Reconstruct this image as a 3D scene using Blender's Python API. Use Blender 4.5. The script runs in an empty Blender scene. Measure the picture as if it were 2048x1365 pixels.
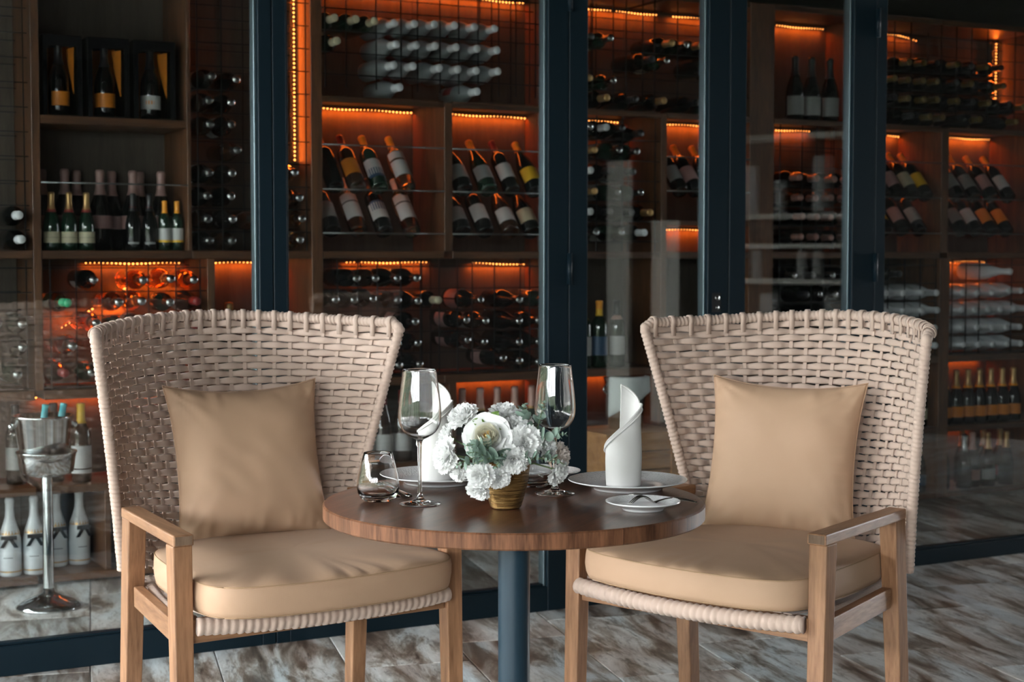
import bpy, bmesh, math, random
from math import sin, cos, pi, sqrt, radians, floor, exp
from mathutils import Vector, Matrix, noise
random.seed(7)
SC = bpy.context.scene
COL = SC.collection

# ------------------------------------------------------------------ camera
cam_data = bpy.data.cameras.new('camera')
cam = bpy.data.objects.new('camera', cam_data)
COL.objects.link(cam)
cam.location = (0, 0, 1.23)
cam.rotation_euler = (radians(90 - 3.058), 0, 0)
cam_data.sensor_width = 36
cam_data.lens = 36 * 3135 / 2048
cam_data.clip_start = 0.05
cam_data.clip_end = 200
cam_data.dof.use_dof = True
cam_data.dof.focus_distance = 3.35
cam_data.dof.aperture_fstop = 6.3
SC.camera = cam

# ------------------------------------------------------------------ sky, daylight openings, exposure
world = bpy.data.worlds.new('overcast_sky')
SC.world = world
world.use_nodes = True
bg = world.node_tree.nodes['Background']
bg.inputs[0].default_value = (0.93, 0.97, 1.0, 1)
bg.inputs[1].default_value = 18.5


def portal(name, loc, rot, sx, sy):
    d = bpy.data.lights.new(name, 'AREA')
    d.shape = 'RECTANGLE'; d.size = sx; d.size_y = sy
    d.cycles.is_portal = True
    o = bpy.data.objects.new(name, d)
    o.location = loc; o.rotation_euler = rot
    COL.objects.link(o)


portal('daylight_opening_side', (-4.6, 1.0, 1.22), (0, radians(-90), 0), 2.45, 10.6)
portal('daylight_opening_front', (-2.3, -4.3, 1.22), (radians(90), 0, 0), 4.6, 2.45)

vs = SC.view_settings
vs.view_transform = 'Standard'
vs.look = 'None'
vs.exposure = 1.2
vs.gamma = 1.0
vs.use_curve_mapping = False
SC.cycles.use_denoising = True
SC.cycles.max_bounces = 10
SC.cycles.transparent_max_bounces = 16
SC.cycles.transmission_bounces = 10
SC.cycles.glossy_bounces = 5
SC.cycles.diffuse_bounces = 4
SC.cycles.sample_clamp_indirect = 6.0
SC.cycles.blur_glossy = 0.5


# ------------------------------------------------------------------ mesh helpers
class MB:
    def __init__(s):
        s.v = []; s.f = []

    def add(s, vs_, fs_):
        n = len(s.v)
        s.v += [tuple(p) for p in vs_]
        s.f += [tuple(i + n for i in f) for f in fs_]
        return s

    def box(s, x0, x1, y0, y1, z0, z1):
        return s.add([(x0, y0, z0), (x1, y0, z0), (x1, y1, z0), (x0, y1, z0), (x0, y0, z1), (x1, y0, z1), (x1, y1, z1), (x0, y1, z1)],
                     [(0, 3, 2, 1), (4, 5, 6, 7), (0, 1, 5, 4), (1, 2, 6, 5), (2, 3, 7, 6), (3, 0, 4, 7)])

    def hexa(s, bot, top):
        """bot, top: four corners each, in turn"""
        return s.add(list(bot) + list(top), [(0, 3, 2, 1), (4, 5, 6, 7), (0, 1, 5, 4), (1, 2, 6, 5), (2, 3, 7, 6), (3, 0, 4, 7)])

    def lathe(s, prof, n=24, cap0=False, cap1=False):
        base = len(s.v)
        for r, z in prof:
            for k in range(n):
                a = 2 * pi * k / n
                s.v.append((r * cos(a), r * sin(a), z))
        for i in range(len(prof) - 1):
            for k in range(n):
                a = base + i * n + k; b = base + i * n + (k + 1) % n
                s.f.append((a, b, b + n, a + n))
        if cap0: s.f.append(tuple(base + k for k in reversed(range(n))))
        if cap1: s.f.append(tuple(base + (len(prof) - 1) * n + k for k in range(n)))
        return s

    def tube(s, pts, rad, n=8, caps=True, flat=1.0):
        """rad: number or list, or function(i, angle)"""
        base = len(s.v)
        P = [Vector(p) for p in pts]
        up = Vector((0, 0, 1))
        prev = None
        for i, p in enumerate(P):
            t = (P[min(i + 1, len(P) - 1)] - P[max(i - 1, 0)]).normalized()
            if prev is None:
                a = up if abs(t.dot(up)) < .9 else Vector((1, 0, 0))
                e1 = (a - t * a.dot(t)).normalized()
            else:
                e1 = (prev - t * prev.dot(t)).normalized()
            prev = e1
            e2 = t.cross(e1)
            for k in range(n):
                a = 2 * pi * k / n
                r = rad(i, a) if callable(rad) else (rad[i] if isinstance(rad, (list, tuple)) else rad)
                s.v.append(tuple(p + e1 * (r * flat * cos(a)) + e2 * (r * sin(a))))
        for i in range(len(P) - 1):
            for k in range(n):
                a = base + i * n + k; b = base + i * n + (k + 1) % n
                s.f.append((a, b, b + n, a + n))
        if caps:
            s.f.append(tuple(base + k for k in reversed(range(n))))
            s.f.append(tuple(base + (len(P) - 1) * n + k for k in range(n)))
        return s

    def grid(s, rows, close=False):
        base = len(s.v); m = len(rows[0])
        for r in rows: s.v += [tuple(p) for p in r]
        for i in range(len(rows) - 1):
            for k in range(m if close else m - 1):
                a = base + i * m + k; b = base + i * m + (k + 1) % m
                s.f.append((a, b, b + m, a + m))
        return s

    def mesh(s, name, mat=None, smooth=False):
        me = bpy.data.meshes.new(name)
        me.from_pydata(s.v, [], s.f)
        if mat: me.materials.append(mat)
        if smooth:
            me.polygons.foreach_set('use_smooth', [True] * len(me.polygons))
        me.update()
        return me


def ob(name, me, parent=None, loc=None, rot=None, scale=None, mtx=None):
    o = bpy.data.objects.new(name, me)
    COL.objects.link(o)
    if parent: o.parent = parent
    if mtx is not None: o.matrix_local = mtx
    if loc is not None: o.location = loc
    if rot is not None: o.rotation_euler = rot
    if scale is not None: o.scale = scale
    return o


def tag(o, label, cat, group=None):
    o['label'] = label; o['category'] = cat
    if group: o['group'] = group
    return o


def struct(o, label=None):
    o['kind'] = 'structure'
    if label: o['label'] = label
    return o


def empty(name, loc=(0, 0, 0), rz=0, mtx=None):
    o = bpy.data.objects.new(name, None)
    COL.objects.link(o)
    if mtx is not None: o.matrix_world = mtx
    else:
        o.location = loc; o.rotation_euler = (0, 0, rz)
    o.empty_display_size = .1
    return o


def bevel(o, w=.003, seg=2):
    m = o.modifiers.new('bevel', 'BEVEL'); m.width = w; m.segments = seg; m.limit_method = 'ANGLE'
    return o


# ------------------------------------------------------------------ materials
class NT:
    def __init__(s, name):
        s.m = bpy.data.materials.new(name); s.m.use_nodes = True
        s.t = s.m.node_tree; s.b = s.t.nodes['Principled BSDF']; s.out = s.t.nodes['Material Output']
        s._co = None

    def n(s, typ, **kw):
        nd = s.t.nodes.new(typ)
        for k, v in kw.items():
            if k.startswith('i_'):
                key = k[2:]
                key = int(key) if key.isdigit() else key.replace('_', ' ')
                nd.inputs[key].default_value = v
            else: setattr(nd, k, v)
        return nd

    def l(s, a, b): s.t.links.new(a, b)

    def co(s, scale=(1, 1, 1), rot=(0, 0, 0), kind='Object'):
        tc = s.n('ShaderNodeTexCoord'); mp = s.n('ShaderNodeMapping')
        mp.inputs['Scale'].default_value = scale; mp.inputs['Rotation'].default_value = rot
        s.l(tc.outputs[kind], mp.inputs['Vector'])
        return mp.outputs[0]

    def ramp(s, fac, stops, interp='LINEAR'):
        r = s.n('ShaderNodeValToRGB'); r.color_ramp.interpolation = interp
        el = r.color_ramp.elements
        while len(el) < len(stops): el.new(.5)
        for e, (p, c) in zip(el, stops):
            e.position = p; e.color = (*c, 1) if len(c) == 3 else c
        s.l(fac, r.inputs[0])
        return r.outputs[0]

    def noise(s, vec, scale, detail=3, rough=.55, dist=0):
        nd = s.n('ShaderNodeTexNoise'); nd.inputs['Scale'].default_value = scale
        nd.inputs['Detail'].default_value = detail; nd.inputs['Roughness'].default_value = rough
        nd.inputs['Distortion'].default_value = dist
        if vec is not None: s.l(vec, nd.inputs['Vector'])
        return nd.outputs['Fac']

    def bump(s, h, strength=.2, dist=.002):
        b = s.n('ShaderNodeBump'); b.inputs['Strength'].default_value = strength; b.inputs['Distance'].default_value = dist
        s.l(h, b.inputs['Height']); s.l(b.outputs[0], s.b.inputs['Normal'])

    def mix(s, fac, a, b, typ='MIX'):
        m = s.n('ShaderNodeMix', data_type='RGBA', blend_type=typ)
        if isinstance(fac, float): m.inputs[0].default_value = fac
        else: s.l(fac, m.inputs[0])
        for k, q in ((6, a), (7, b)):
            if isinstance(q, tuple): m.inputs[k].default_value = (*q, 1)
            else: s.l(q, m.inputs[k])
        return m.outputs[2]

    def rnd(s):
        return s.n('ShaderNodeObjectInfo').outputs['Random']

    def setp(s, **kw):
        for k, v in kw.items():
            s.b.inputs[k.replace('_', ' ')].default_value = v
        return s

    def base(s, c): s.l(c, s.b.inputs['Base Color'])


def plain(name, col, rough=.5, metal=0, **kw):
    m = NT(name); m.b.inputs['Base Color'].default_value = (*col, 1)
    m.setp(Roughness=rough, Metallic=metal, **kw)
    return m.m


def wood(name, dark, light, rough=.45, scale=1.0, axis='z', coat=0, bumpy=.12, spec=.5):
    m = NT(name)
    sc = {'x': (.9, 9, 9), 'y': (9, .9, 9), 'z': (9, 9, .9)}[axis]
    rnd = m.rnd()
    tc = m.n('ShaderNodeTexCoord'); ad = m.n('ShaderNodeVectorMath', operation='ADD')
    cx = m.n('ShaderNodeCombineXYZ'); mu = m.n('ShaderNodeMath', operation='MULTIPLY', i_1=17.0)
    m.l(rnd, mu.inputs[0])
    for k in range(3): m.l(mu.outputs[0], cx.inputs[k])
    m.l(tc.outputs['Object'], ad.inputs[0]); m.l(cx.outputs[0], ad.inputs[1])
    mp = m.n('ShaderNodeMapping'); mp.inputs['Scale'].default_value = tuple(q * scale for q in sc)
    m.l(ad.outputs[0], mp.inputs[0])
    n1 = m.noise(mp.outputs[0], 2.2, 4, .6, .6)
    mp2 = m.n('ShaderNodeMapping'); mp2.inputs['Scale'].default_value = tuple(q * scale * 6 for q in sc)
    m.l(ad.outputs[0], mp2.inputs[0])
    n2 = m.noise(mp2.outputs[0], 2.5, 3, .6)
    f = m.n('ShaderNodeMath', operation='MULTIPLY_ADD', i_1=.35); m.l(n2, f.inputs[0]); 
    g = m.n('ShaderNodeMath', operation='MULTIPLY', i_1=.65); m.l(n1, g.inputs[0]); m.l(g.outputs[0], f.inputs[2])
    c = m.ramp(f.outputs[0], [(.36, dark), (.62, light)])
    # board-to-board tone
    hs = m.n('ShaderNodeHueSaturation'); vv = m.n('ShaderNodeMapRange', i_3=.86, i_4=1.14)
    m.l(rnd, vv.inputs[0]); m.l(vv.outputs[0], hs.inputs['Value']); m.l(c, hs.inputs['Color'])
    m.base(hs.outputs[0]); m.setp(Roughness=rough, Coat_Weight=coat, Coat_Roughness=.12, Specular_IOR_Level=spec)
    m.bump(n2, bumpy, .001)
    return m.m


M = {}
M['teak'] = wood('teak_wood', (.170, .078, .036), (.37, .190, .098), .5, axis='z')
M['teak_x'] = wood('teak_wood_cross', (.170, .078, .036), (.37, .190, .098), .5, axis='x')
M['teak_y'] = wood('teak_wood_long', (.170, .078, .036), (.37, .190, .098), .5, axis='y')
M['endgrain'] = wood('teak_end_grain', (.13, .075, .045), (.22, .14, .09), .7, scale=3)
M['walnut'] = wood('dark_walnut', (.016, .0058, .0032), (.125, .048, .022), .30, scale=1.8, axis='y', coat=.12, bumpy=.06)
M['shelf'] = wood('cellar_shelf_wood', (.042, .016, .006), (.120, .048, .0185), .5, axis='x')
M['shelf_v'] = wood('cellar_upright_wood', (.046, .0175, .0065), (.130, .052, .020), .5, axis='z')
M['walnut_edge'] = wood('walnut_rim', (.060, .025, .013), (.200, .088, .045), .5, scale=1.5, axis='z', coat=0, bumpy=.1, spec=.15)
M['crate'] = wood('pine_crate_wood', (.30, .13, .045), (.52, .26, .10), .6, axis='x')
M['backing'] = wood('cellar_backing_board', (.045, .033, .025), (.072, .055, .042), .7, axis='z')
M['ceilwood'] = wood('cellar_ceiling_wood', (.05, .026, .014), (.12, .065, .035), .45, axis='x')
M['frame'] = plain('dark_blue_grey_metal', (.0065, .0160, .0240), .42, .0, Specular_IOR_Level=.18)
M['pole'] = plain('slate_blue_metal', (.010, .027, .042), .38, 0, Specular_IOR_Level=.3)
M['bead'] = plain('glazing_bead_metal', (.10, .14, .16), .3, .6)  # paler metal that paints in the light caught by the bead
M['steel'] = plain('polished_steel', (.62, .64, .65), .13, 1)
M['cutlery'] = plain('cutlery_steel', (.42, .40, .38), .2, 1)
M['wire'] = plain('black_wire', (.012, .014, .015), .4, .5)
M['porcelain_back'] = plain('white_porcelain', (.80, .81, .82), .12, 0, Coat_Weight=.4)
M['silverlight'] = plain('silver_paint', (.35, .36, .37), .4, .7)


def _por():
    m = NT('speckled_porcelain')
    co = m.co()
    v = m.n('ShaderNodeTexVoronoi', i_Scale=260.0); m.l(co, v.inputs['Vector'])
    n = m.noise(co, 190, 3)
    c = m.ramp(n, [(.30, (.60, .60, .60)), (.46, (.84, .84, .84))])
    m.base(c); m.setp(Roughness=.16, Coat_Weight=.3)
    m.bump(v.outputs['Distance'], .5, .0012)
    return m.m


M['porcelain'] = _por()


def fabric(name, col, col2, wscale=900, strength=.25, rough=.85, sheen=.25):
    m = NT(name)
    co = m.co()
    n = m.noise(co, 7, 3, .6)
    c = m.mix(n, col, col2); m.base(c)
    w1 = m.n('ShaderNodeTexWave', i_Scale=wscale / 6.28); w1.bands_direction = 'X'; m.l(co, w1.inputs['Vector'])
    w2 = m.n('ShaderNodeTexWave', i_Scale=wscale / 6.28); w2.bands_direction = 'Z'; m.l(co, w2.inputs['Vector'])
    ad = m.n('ShaderNodeMath', operation='ADD'); m.l(w1.outputs['Fac'], ad.inputs[0]); m.l(w2.outputs['Fac'], ad.inputs[1])
    m.bump(ad.outputs[0], strength, .0006)
    m.setp(Roughness=rough, Sheen_Weight=sheen, Sheen_Roughness=.4)
    return m.m


M['cushion'] = fabric('tan_cushion_fabric', (.430, .270, .170), (.475, .310, .202), 1400, .10, .70, .03)
M['rope'] = fabric('beige_flat_rope', (.470, .350, .285), (.555, .425, .352), 1600, .35, .75, .2)
M['napkin'] = fabric('white_linen', (.70, .69, .67), (.75, .74, .72), 2400, .25, .8, .2)
M['cloth'] = fabric('white_bucket_cloth', (.62, .66, .65), (.70, .73, .72), 1200, .1, .8, .1)


def _glass(name, col=(1, 1, 1), ior=1.48):
    m = NT(name); m.b.inputs['Base Color'].default_value = (*col, 1)
    m.setp(Roughness=0.0, IOR=ior); m.b.inputs['Transmission Weight'].default_value = 1
    return m.m


M['crystal'] = _glass('clear_crystal')
M['amber'] = _glass('amber_bottle_glass', (.75, .30, .08))
M['clearbottle'] = _glass('pale_bottle_glass', (.75, .75, .45))


def _pane():
    """window glass: part reflection (Schlick) and part straight transmission"""
    m = NT('window_glass'); t = m.t; t.nodes.remove(m.b)
    g = m.n('ShaderNodeNewGeometry'); d = m.n('ShaderNodeVectorMath', operation='DOT_PRODUCT')
    m.l(g.outputs['Incoming'], d.inputs[0]); m.l(g.outputs['Normal'], d.inputs[1])
    a = m.n('ShaderNodeMath', operation='ABSOLUTE'); m.l(d.outputs['Value'], a.inputs[0])
    s = m.n('ShaderNodeMath', operation='SUBTRACT', i_0=1.0); m.l(a.outputs[0], s.inputs[1])
    p = m.n('ShaderNodeMath', operation='POWER', i_1=5.0); m.l(s.outputs[0], p.inputs[0])
    q = m.n('ShaderNodeMath', operation='MULTIPLY_ADD', i_1=.935, i_2=.065); m.l(p.outputs[0], q.inputs[0])
    tr = m.n('ShaderNodeBsdfTransparent'); tr.inputs[0].default_value = (.905, .925, .92, 1)
    gl = m.n('ShaderNodeBsdfGlossy'); gl.inputs['Roughness'].default_value = 0.0; gl.inputs[0].default_value = (1, 1, 1, 1)
    mx = m.n('ShaderNodeMixShader'); m.l(q.outputs[0], mx.inputs[0]); m.l(tr.outputs[0], mx.inputs[1]); m.l(gl.outputs[0], mx.inputs[2])
    m.l(mx.outputs[0], m.out.inputs[0])
    return m.m


M['pane'] = _pane()


def _tile():
    m = NT('veined_stone_tile')
    rnd = m.rnd()
    tc = m.n('ShaderNodeTexCoord'); ad = m.n('ShaderNodeVectorMath', operation='ADD')
    cx = m.n('ShaderNodeCombineXYZ'); mu = m.n('ShaderNodeMath', operation='MULTIPLY', i_1=43.0)
    m.l(rnd, mu.inputs[0])
    for k in range(3): m.l(mu.outputs[0], cx.inputs[k])
    m.l(tc.outputs['Object'], ad.inputs[0]); m.l(cx.outputs[0], ad.inputs[1])
    mp = m.n('ShaderNodeMapping'); mp.inputs['Scale'].default_value = (1.0, 4.2, 1)
    m.l(ad.outputs[0], mp.inputs[0])
    n1 = m.noise(mp.outputs[0], 2.6, 8, .68, .55)
    n2 = m.noise(mp.outputs[0], 9.0, 7, .75, .35)
    n3 = m.noise(mp.outputs[0], 1.3, 3, .5, .6)
    base_ = m.ramp(n1, [(.30, (.070, .055, .045)), (.41, (.20, .155, .125)), (.47, (.38, .34, .30)), (.53, (.62, .62, .61)), (.66, (.80, .82, .82))])
    tint = m.ramp(n3, [(.35, (.62, .50, .44)), (.5, (1, .98, .95)), (.65, (.86, .95, 1.0))])
    c = m.mix(.8, base_, tint, 'MULTIPLY')
    blot = m.ramp(n2, [(.36, (.25, .23, .22)), (.47, (1, 1, 1)), (.60, (1, 1, 1)), (.68, (1.5, 1.5, 1.5))])
    c2 = m.mix(.75, c, blot, 'MULTIPLY')
    hs = m.n('ShaderNodeHueSaturation'); vv = m.n('ShaderNodeMapRange', i_3=.50, i_4=1.2)
    m.l(rnd, vv.inputs[0]); m.l(vv.outputs[0], hs.inputs['Value']); m.l(c2, hs.inputs['Color'])
    m.base(hs.outputs[0]); m.setp(Roughness=.28)
    m.bump(n2, .12, .002)
    return m.m


M['tile'] = _tile()
M['grout'] = plain('grout', (.40, .39, .37), .85)


def _gold():
    m = NT('ribbed_gold_ceramic')
    co = m.co((.6, .6, 38))
    n = m.noise(co, 30, 4, .65, .4)
    co2 = m.co((1, 1, 3))
    n2 = m.noise(co2, 70, 2)
    c = m.ramp(n, [(.32, (.035, .015, .004)), (.50, (.22, .115, .035)), (.66, (.55, .36, .15))])
    m.base(c); m.setp(Metallic=.9, Roughness=.30)
    ad = m.n('ShaderNodeMath', operation='ADD'); m.l(n, ad.inputs[0]); m.l(n2, ad.inputs[1])
    m.bump(ad.outputs[0], .8, .003)
    return m.m


M['gold'] = _gold()


def petal(name, c0, c1, trans=.25):
    m = NT(name)
    co = m.co(); n = m.noise(co, 40, 2)
    m.base(m.mix(n, c0, c1)); m.setp(Roughness=.6)
    m.b.inputs['Subsurface Weight'].default_value = 0.0
    tl = m.n('ShaderNodeBsdfTranslucent'); tl.inputs[0].default_value = (*c1, 1)
    mx = m.n('ShaderNodeMixShader'); mx.inputs[0].default_value = trans
    m.l(m.b.outputs[0], mx.inputs[1]); m.l(tl.outputs[0], mx.inputs[2]); m.l(mx.outputs[0], m.out.inputs[0])
    return m.m


M['petal'] = petal('white_petal', (.87, .88, .87), (.92, .92, .91))
M['petal_blush'] = petal('blush_petal', (.78, .66, .60), (.85, .80, .76))
M['petal_cream'] = petal('cream_petal', (.84, .80, .64), (.87, .86, .77))
M['petal_heart'] = petal('yellow_heart', (.80, .50, .14), (.85, .66, .30))
M['euca'] = petal('eucalyptus_leaf', (.13, .21, .155), (.33, .43, .37), .15)
M['leaf'] = petal('rose_leaf_green', (.10, .20, .03), (.19, .32, .06), .2)
M['stem'] = plain('plant_stem', (.12, .17, .07), .6)

M['b_dark'] = plain('dark_bottle_glass', (.003, .004, .004), .08, 0)
M['b_green'] = plain('green_bottle_glass', (.006, .022, .012), .06, 0, Coat_Weight=.5)
M['b_brown'] = plain('brown_bottle_glass', (.030, .012, .006), .07, 0, Coat_Weight=.5)
M['b_white'] = plain('white_bottle_lacquer', (.66, .69, .72), .22, 0, Coat_Weight=.4)
M['l_white'] = plain('white_paper_label', (.48, .48, .47), .6)
M['l_cream'] = plain('cream_paper_label', (.42, .38, .26), .6)
M['l_grey'] = plain('grey_paper_label', (.25, .255, .25), .6)
M['l_pink'] = plain('pink_paper_label', (.36, .21, .20), .6)
M['l_orange'] = plain('orange_paper_label', (.60, .19, .012), .5)
M['l_yellow'] = plain('yellow_paper_label', (.72, .42, .02), .5)
M['l_blue'] = plain('navy_paper_label', (.02, .06, .12), .5)
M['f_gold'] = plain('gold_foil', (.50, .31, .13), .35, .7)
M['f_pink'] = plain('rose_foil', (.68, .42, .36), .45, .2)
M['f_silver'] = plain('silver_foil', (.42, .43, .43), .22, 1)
M['f_dimpink'] = plain('dim_pink_capsule', (.24, .12, .10), .35, .3)  # dim foils: low cellar light put into darker copies of the colours
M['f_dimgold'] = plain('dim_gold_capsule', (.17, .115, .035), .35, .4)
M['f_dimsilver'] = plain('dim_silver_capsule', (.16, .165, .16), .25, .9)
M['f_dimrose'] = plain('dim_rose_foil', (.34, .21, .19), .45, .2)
M['b_whitedim'] = plain('frosted_white_glass', (.24, .26, .27), .3)  # darker copy of the white bottle: dimness behind the necks painted in
M['f_white'] = plain('white_capsule', (.62, .64, .66), .35)
M['f_red'] = plain('wine_red_capsule', (.22, .02, .02), .35)
M['f_black'] = plain('black_capsule', (.015, .015, .017), .3)
M['f_orange'] = plain('orange_capsule', (.78, .30, .02), .4)
M['f_green'] = plain('green_capsule', (.03, .42, .20), .35)
M['f_teal'] = plain('teal_capsule', (.04, .36, .40), .35)
M['f_yellow'] = plain('yellow_capsule', (.72, .45, .05), .4)
M['ink'] = plain('label_ink', (.05, .05, .055), .6)
M['ribbon'] = plain('black_ribbon', (.01, .01, .012), .45)
M['boxblack'] = plain('black_gift_box', (.003, .003, .004), .6, 0, Specular_IOR_Level=.08)
M['boxorange'] = plain('orange_box_lining', (.50, .155, .008), .6)
M['plaster'] = plain('dark_terrace_plaster', (.022, .021, .019), .8)
M['darkwall'] = plain('dark_plaster', (.05, .048, .045), .8)
M['garden'] = plain('ivy_green', (.05, .075, .035), .8)
M['paint'] = plain('cream_paint', (.66, .64, .58), .6)
M['roofpaint'] = plain('terrace_ceiling_paint', (.05, .047, .043), .8)
M['ledbase'] = plain('led_tape', (.12, .05, .02), .6)
M['shelfglass'] = plain('rail_metal', (.16, .17, .17), .3, .8)


def _emit(name, col, st):
    m = NT(name); m.b.inputs['Base Color'].default_value = (*col, 1)
    m.b.inputs['Emission Color'].default_value = (*col, 1); m.b.inputs['Emission Strength'].default_value = st
    return m.m


M['led'] = _emit('amber_led', (1.0, .31, .06), 3.2)

# ------------------------------------------------------------------ the place: frame of the glass wall (s along it, w behind it, z up)
A0 = Vector((-1.5106, 4.5655, 0)); U = Vector((.8828, .4698, 0)); N = Vector((-.4698, .8828, 0))
W = Matrix(((U.x, N.x, 0, A0.x), (U.y, N.y, 0, A0.y), (0, 0, 1, 0), (0, 0, 0, 1)))


def wpt(s, w, z): return W @ Vector((s, w, z))


# floor: grout bed with stone planks laid on it
fl = struct(ob('floor', MB().box(-7, 9, -5, 11, -.12, -.006).mesh('floor', M['grout'])))
TW, TL_ = .3735, .75
fa = radians(15.0)
e_ = Vector((cos(fa), sin(fa), 0)); l_ = Vector((-sin(fa), cos(fa), 0))


def slab_mesh(name, lx, ly, z0, z1, c, mat):
    b = MB()
    x, y = lx / 2, ly / 2
    b.add([(-x, -y, z0), (x, -y, z0), (x, y, z0), (-x, y, z0), (-x, -y, z1 - c), (x, -y, z1 - c), (x, y, z1 - c), (-x, y, z1 - c),
           (-x + c, -y + c, z1), (x - c, -y + c, z1), (x - c, y - c, z1), (-x + c, y - c, z1)],
          [(0, 1, 5, 4), (1, 2, 6, 5), (2, 3, 7, 6), (3, 0, 4, 7), (4, 5, 9, 8), (5, 6, 10, 9), (6, 7, 11, 10), (7, 4, 8, 11), (8, 9, 10, 11)])
    return b.mesh(name, mat)


tile_me = slab_mesh('stone_tile', TL_ - .0045, TW - .0045, -.008, 0, .0015, M['tile'])
off = {0: 4.743 - .373, 1: 4.45, 2: 4.60, 3: 4.823, 4: 4.30, 5: 4.62, 6: 4.37, 7: 4.87}
laid = set()
for r in range(-7, 14):
    c0 = -.02 + TW * (r + .5)
    o0 = off.get(r, 4.3 + .31 * ((r * 7) % 5) / 2)
    for k in range(-3, 6):
        cl = o0 + TL_ * (k + .5)
        if not (2.2 < cl < 8.6): continue
        p = e_ * c0 + l_ * cl
        wv = (p - A0).dot(N); sv = (p - A0).dot(U)
        if wv > 2.0 or sv < -1.6 or sv > 6.9: continue
        laid.add((r, k))
        ob('stone_tile', tile_me, fl, loc=(p.x, p.y, 0), rot=(0, 0, fa + pi / 2))

far = MB()
for r in range(-16, 26):
    c0 = -.02 + TW * (r + .5); o0 = off.get(r, 4.3 + .31 * ((r * 7) % 5) / 2)
    for k in range(-13, 6):
        if (r, k) in laid: continue
        p = e_ * c0 + l_ * (o0 + TL_ * (k + .5))
        wv = (p - A0).dot(N)
        if wv > 1.9 or not (-4.4 < p.x < 6.0 and -4.1 < p.y < 9): continue
        q = [p + e_ * (a * (TW / 2 - .0022)) + l_ * (b * (TL_ / 2 - .0022)) for a, b in ((-1, -1), (1, -1), (1, 1), (-1, 1))]
        far.add([(v.x, v.y, -.006) for v in q] + [(v.x, v.y, 0) for v in q], [(0, 1, 5, 4), (1, 2, 6, 5), (2, 3, 7, 6), (3, 0, 4, 7), (4, 5, 6, 7)])
fo = ob('stone_paving', far.mesh('stone_paving', M['tile']), fl); fo['kind'] = 'stuff'

# the building: cellar shell and terrace roof
def wbox(name, s0, s1, w0, w1, z0, z1, mat):
    return struct(ob(name, MB().box(s0, s1, w0, w1, z0, z1).mesh(name, mat), mtx=W))


wbox('wall_back', -1.7, 7.0, 1.62, 1.74, 0, 3.1, M['darkwall'])
sw = struct(empty('window_5', mtx=W), 'glazed end of the cellar')  # unseen cellar end, glazed to let daylight onto the chair back
ob('pane', MB().box(-1.764, -1.756, .08, 1.62, .09, 2.52).mesh('pane', M['pane']), sw)
for a in ((.02, .08, 0, 2.62), (1.62, 1.74, 0, 2.62), (.08, 1.62, 0, .09), (.08, 1.62, 2.52, 2.62)):
    ob('frame_bar', MB().box(-1.79, -1.73, a[0], a[1], a[2], a[3]).mesh('frame_bar', M['frame']), sw)
wbox('wall_left', -1.82, -1.7, .06, 1.74, 2.62, 3.1, M['darkwall'])
wbox('wall_right', 7.0, 7.12, .06, 1.74, 0, 3.1, M['darkwall'])
clg = wbox('ceiling', -1.7, 7.0, -.06, 1.62, 2.76, 2.86, M['darkwall'])
for k in range(9):
    w0 = .06 + k * .172
    ob('ceiling_board', MB().box(-1.7, 7.0, w0, w0 + .166, 2.744, 2.76).mesh('ceiling_board', M['ceilwood']), clg)
wbox('wall_header', -3.2, 8.2, -.06, .06, 2.62, 3.25, M['darkwall'])
struct(ob('roof', MB().box(-4.6, 9.0, -4.3, 11, 3.2, 3.4).mesh('roof', M['roofpaint'])))  # unseen roof added so that daylight comes in from the sides
struct(ob('wall_terrace', MB().box(6.2, 6.4, -4.3, 8, 0, 3.2).mesh('wall_terrace', M['plaster'])))
struct(ob('wall_entrance', MB().box(0, 6.4, -4.5, -4.3, 0, 3.2).mesh('wall_entrance', M['plaster'])))  # unseen wall added to close the opening, so light comes from the left
struct(ob('trim_1', MB().box(-4.7, -4.5, -4.4, 11, 2.45, 3.2).mesh('trim_1', M['roofpaint'])))  # unseen fascias added to keep daylight off the upper shelves
struct(ob('trim_2', MB().box(-4.5, 0, -4.4, -4.2, 2.45, 3.2).mesh('trim_2', M['roofpaint'])))
struct(ob('wall_garden', MB().box(-8.2, -8.0, -8, 12, -.1, 2.35).box(-8.0, 7, -8.2, -8, -.1, 2.35).mesh('wall_garden', M['garden'])))  # unseen wall added to block the low sky from the upper shelves
struct(ob('ground', MB().box(-30, 30, -30, 30, -.3, -.13).mesh('ground', M['garden'])))
for i, (x, y) in enumerate([(-4.6, -4.2), (-4.6, -2.2), (-4.6, -.2), (-4.6, 1.8), (-2.8, -4.3), (-1.4, -4.3)]):  # unseen columns added to break up the daylight into striped reflections
    c = MB().box(-.13, .13, -.13, .13, 0, 3.2).box(-.17, .17, -.17, .17, 0, .12).box(-.16, .16, -.16, .16, 3.05, 3.2)
    struct(ob('column', c.mesh('column', M['paint']), loc=(x, y, 0)))

for k in range(17):  # unseen slender posts added to stripe the reflections in the glasses
    struct(ob('mullion', MB().box(-.035, .035, -.05, .05, 0, 2.45).mesh('mullion', M['paint']), loc=(-4.6, -3.9 + .62 * k, 0)))
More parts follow.
